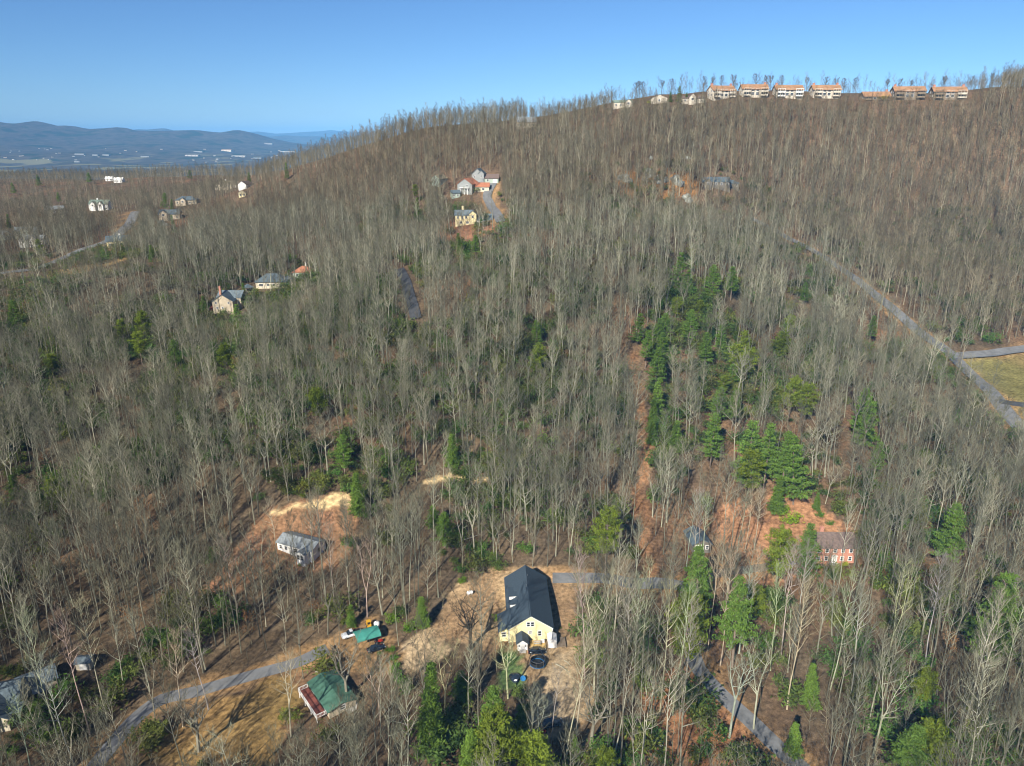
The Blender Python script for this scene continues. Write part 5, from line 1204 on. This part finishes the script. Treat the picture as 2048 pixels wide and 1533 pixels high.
# boulders on the steep slope
def boulder(u, v, s, lab, seed):
    x, y, z = at(u, v); rg = random.Random(seed); o = thing('boulder', (x, y, z), rg.uniform(0, 6), lab, 'boulder', 'boulders on the steep slope')
    mb = MB(); n, m_ = 14, 9
    for j in range(m_ + 1):
        for k in range(n):
            t, p = 2*math.pi*k/n, math.pi*j/m_ - math.pi/2
            d = Vector((math.cos(t)*math.cos(p), math.sin(t)*math.cos(p), math.sin(p))); r = 1 + .3*math.sin(3*d.x + seed) * math.cos(2.5*d.y + seed*2) + rg.uniform(-.1, .1)
            mb.v.append((d.x*r*s*1.25, d.y*r*s, d.z*r*s*.85 + s*.2))
    for j in range(m_):
        for k in range(n): mb.f.append((j*n+k, j*n+(k+1) % n, (j+1)*n+(k+1) % n, (j+1)*n+k)); mb.m.append(0)
    mb.build('stone', M['rock'], o)
BL = [(1247,358,3.2),(1255,364,2.6),(1298,350,3.8),(1290,362,2.4),(1318,360,2.6),(1330,362,2.4),(1350,362,3.6),(1360,370,3.0),(1372,398,2.8),(1378,404,2.2),(1302,318,1.5),(1376,318,1.6),(1150,270,1.5),(398,645,2.2),(410,648,3.0),(424,650,2.4),(600,412,2.6),(630,410,2.6),(655,408,3.0),(1318,366,2.0),(322,446,2.0),(330,452,2.4)]
BN = ['pale boulder at the lower tip of the orange leaf patch','flat boulder just beside the tip boulder','large split boulder amid orange leaves','low boulder under the large split one','rounded boulder in the boulder string','small boulder following in the string','large pale boulder at the end of the string','tilted slab boulder under the large pale one','isolated pale boulder below the string','small boulder touching the isolated pale one','single boulder high above the orange leaves','shadowed boulder among pale trunks','lone boulder near the ridge woods','boulder beneath the tan house wall','pale rock outcrop below the tall tan house','small rock beside the outcrop below the tan house','tan rock among grey trees on the far spur','tan rock next in line on the far spur','broad tan rock at the end of the far spur','small grey boulder under the string','pale rock before the dark grey house','pale stone lower down before the dark grey house']
for i, ((u, v, s), lab) in enumerate(zip(BL, BN)): boulder(u, v, s, lab, i + 1)

# ------------------------------------------------------------------ woods too many to count: scattered copies in one object each
def mass(name, label, protos, mats, x, y, z, s, idx, tint, rot):
    pc = bpy.data.collections.new(name + '_shapes')
    for i, tc in enumerate(protos):
        o = bpy.data.objects.new(f'{name}_shape_{i:02d}', joined(f'{name}_shape_{i:02d}', tc, mats)); pc.objects.link(o)
    me = bpy.data.meshes.new(name); me.from_pydata(np.c_[x, y, z].tolist(), [], [])
    for an, ty, dat in (('s', 'FLOAT_VECTOR', s), ('rot', 'FLOAT_VECTOR', np.c_[rng.normal(0, .045, len(rot)), rng.normal(0, .045, len(rot)), rot]), ('tint', 'FLOAT_VECTOR', tint)):
        at_ = me.attributes.new(an, ty, 'POINT'); at_.data.foreach_set('vector', np.ascontiguousarray(dat, dtype=np.float32).ravel())
    at_ = me.attributes.new('idx', 'INT', 'POINT'); at_.data.foreach_set('value', np.asarray(idx, dtype=np.int32))
    o = link(name, me); tag(o, label, kind='stuff')
    g = bpy.data.node_groups.new(name, 'GeometryNodeTree')
    g.interface.new_socket('Geometry', in_out='INPUT', socket_type='NodeSocketGeometry'); g.interface.new_socket('Geometry', in_out='OUTPUT', socket_type='NodeSocketGeometry')
    N = g.nodes; gi, go = N.new('NodeGroupInput'), N.new('NodeGroupOutput')
    ci = N.new('GeometryNodeCollectionInfo'); ci.inputs['Collection'].default_value = pc; ci.inputs['Separate Children'].default_value = True; ci.inputs['Reset Children'].default_value = True
    ip = N.new('GeometryNodeInstanceOnPoints'); ip.inputs['Pick Instance'].default_value = True
    def na(nm, ty):
        n = N.new('GeometryNodeInputNamedAttribute'); n.data_type = ty; n.inputs['Name'].default_value = nm; return n.outputs['Attribute']
    g.links.new(gi.outputs[0], ip.inputs['Points']); g.links.new(ci.outputs[0], ip.inputs['Instance'])
    g.links.new(na('idx', 'INT'), ip.inputs['Instance Index']); g.links.new(na('rot', 'FLOAT_VECTOR'), ip.inputs['Rotation']); g.links.new(na('s', 'FLOAT_VECTOR'), ip.inputs['Scale'])
    g.links.new(ip.outputs[0], go.inputs[0])
    md = o.modifiers.new('scatter', 'NODES'); md.node_group = g
    return o
fx_, fy_, fz_, fs = tx_[rest], ty_[rest], tz_[rest], ks[rest]
n = len(fx_); near = fy_ < 330; wx = rng.uniform(.78, 1.08, n)
idx = np.where(near, rng.integers(0, 12, n), 12 + rng.integers(0, 9, n))
mass('forest', 'grey and brown bare winter woods over the hillside', BARE + FARB, [BARK, TWIG], fx_, fy_, fz_, np.c_[fs * wx, fs * wx, fs * np.where(fy_ < 240, 1.04, .95)], idx, tree_tint(fx_, fy_, rng), rng.uniform(0, 6.28, n))
# saplings and brown leafed brush
bx_, by_ = scatter(5.2, 90, 640, lambda x, y: .4 + .6 * vnoise(x, y, 26, 91), 5)
_bx, _by = scatter(4.6, 410, 650, lambda x, y: .4 + .6 * vnoise(x, y, 26, 93), 15); bx_, by_ = np.r_[bx_, _bx], np.r_[by_, _by]
bz_ = H(bx_, by_); s_ = rng.uniform(.55, 1.15, len(bx_))
ok = ~blocked(bx_, by_) & thinned(bx_, by_, bz_, 9 * s_, 1.5) & seen(bx_, by_, bz_, 9 * s_)
bx_, by_, bz_, s_ = bx_[ok], by_[ok], bz_[ok], s_[ok]; n = len(bx_)
idx = rng.integers(0, 3, n); leaf = rng.random(n) < .16 * (vnoise(bx_, by_, 22, 92) > .5) + .03; idx = np.where(leaf, 3 + rng.integers(0, 2, n), idx)
tt = tree_tint(bx_, by_, rng) * np.array([.85, .78, .70])
mass('saplings_and_brush', 'thin saplings and brown leaved brush under the trees', SAP + LEAFY, [BARK, TWIG, M['dead_leaf']], bx_, by_, bz_, np.c_[s_, s_, s_], idx, tt, rng.uniform(0, 6.28, n))
# evergreen undergrowth
def under(x, y):
    u, v, _ = project(x, y, H(x, y))
    a = np.exp(-((u - 620) / 520) ** 2 - ((v - 800) / 190) ** 2) * 1.6 + np.exp(-((u - 1500) / 260) ** 2 - ((v - 780) / 170) ** 2) * 1.0 + .42
    a = a + np.exp(-((u - 1900) / 220) ** 2 - ((v - 1150) / 220) ** 2) * .25 + np.exp(-((u - 300) / 260) ** 2 - ((v - 1300) / 120) ** 2) * .3
    return np.clip(a * np.clip(vnoise(x, y, 20, 95) * 2.2 - .45, 0, 1.3), 0, .95)
sx_, sy_ = scatter(3.5, 92, 520, under, 6)
sz_ = H(sx_, sy_); s_ = rng.uniform(.6, 1.8, len(sx_))
ok = ~blocked(sx_, sy_) & (seg_dist(sx_, sy_, W['lane']) > 8) & seen(sx_, sy_, sz_, 3 * s_); sx_, sy_, sz_, s_ = sx_[ok], sy_[ok], sz_[ok], s_[ok]; n = len(sx_)
tt = rng.uniform(.6, 1.35, (n, 1)) * np.array([[1.0, 1.0, .9]]) * np.c_[rng.uniform(.75, 1.5, n), np.ones(n), rng.uniform(.7, 1.1, n)]
mass('undergrowth', 'dark green evergreen undergrowth beneath bare trees', SHR, [M['pine_bark'], M['shrub_leaf']], sx_, sy_, sz_, np.c_[s_, s_, s_], rng.integers(0, 3, n), tt, rng.uniform(0, 6.28, n))
print('TREES', len(fx_), 'BRUSH', len(bx_), 'SHRUBS', n)

# ------------------------------------------------------------------ haze in the far valley air
mb = MB(); mb.box((-9000, 14900, 120), (26000, 31000, 780))
hm = bpy.data.materials.new('haze_air'); hm.use_nodes = True; nt = hm.node_tree
nt.nodes.remove(nt.nodes['Principled BSDF'])
pv_ = nt.nodes.new('ShaderNodeVolumePrincipled'); pv_.inputs['Density'].default_value = 5.2e-5; pv_.inputs['Anisotropy'].default_value = -.45; pv_.inputs['Density Attribute'].default_value = ''
pv_.inputs['Color'].default_value = (.20, .54, 1.0, 1)
nt.links.new(pv_.outputs[0], nt.nodes['Material Output'].inputs['Volume'])
try: hm.cycles.homogeneous_volume = True
except Exception: pass
ho = mb.build('haze', hm); tag(ho, 'pale blue haze filling the air', kind='stuff')
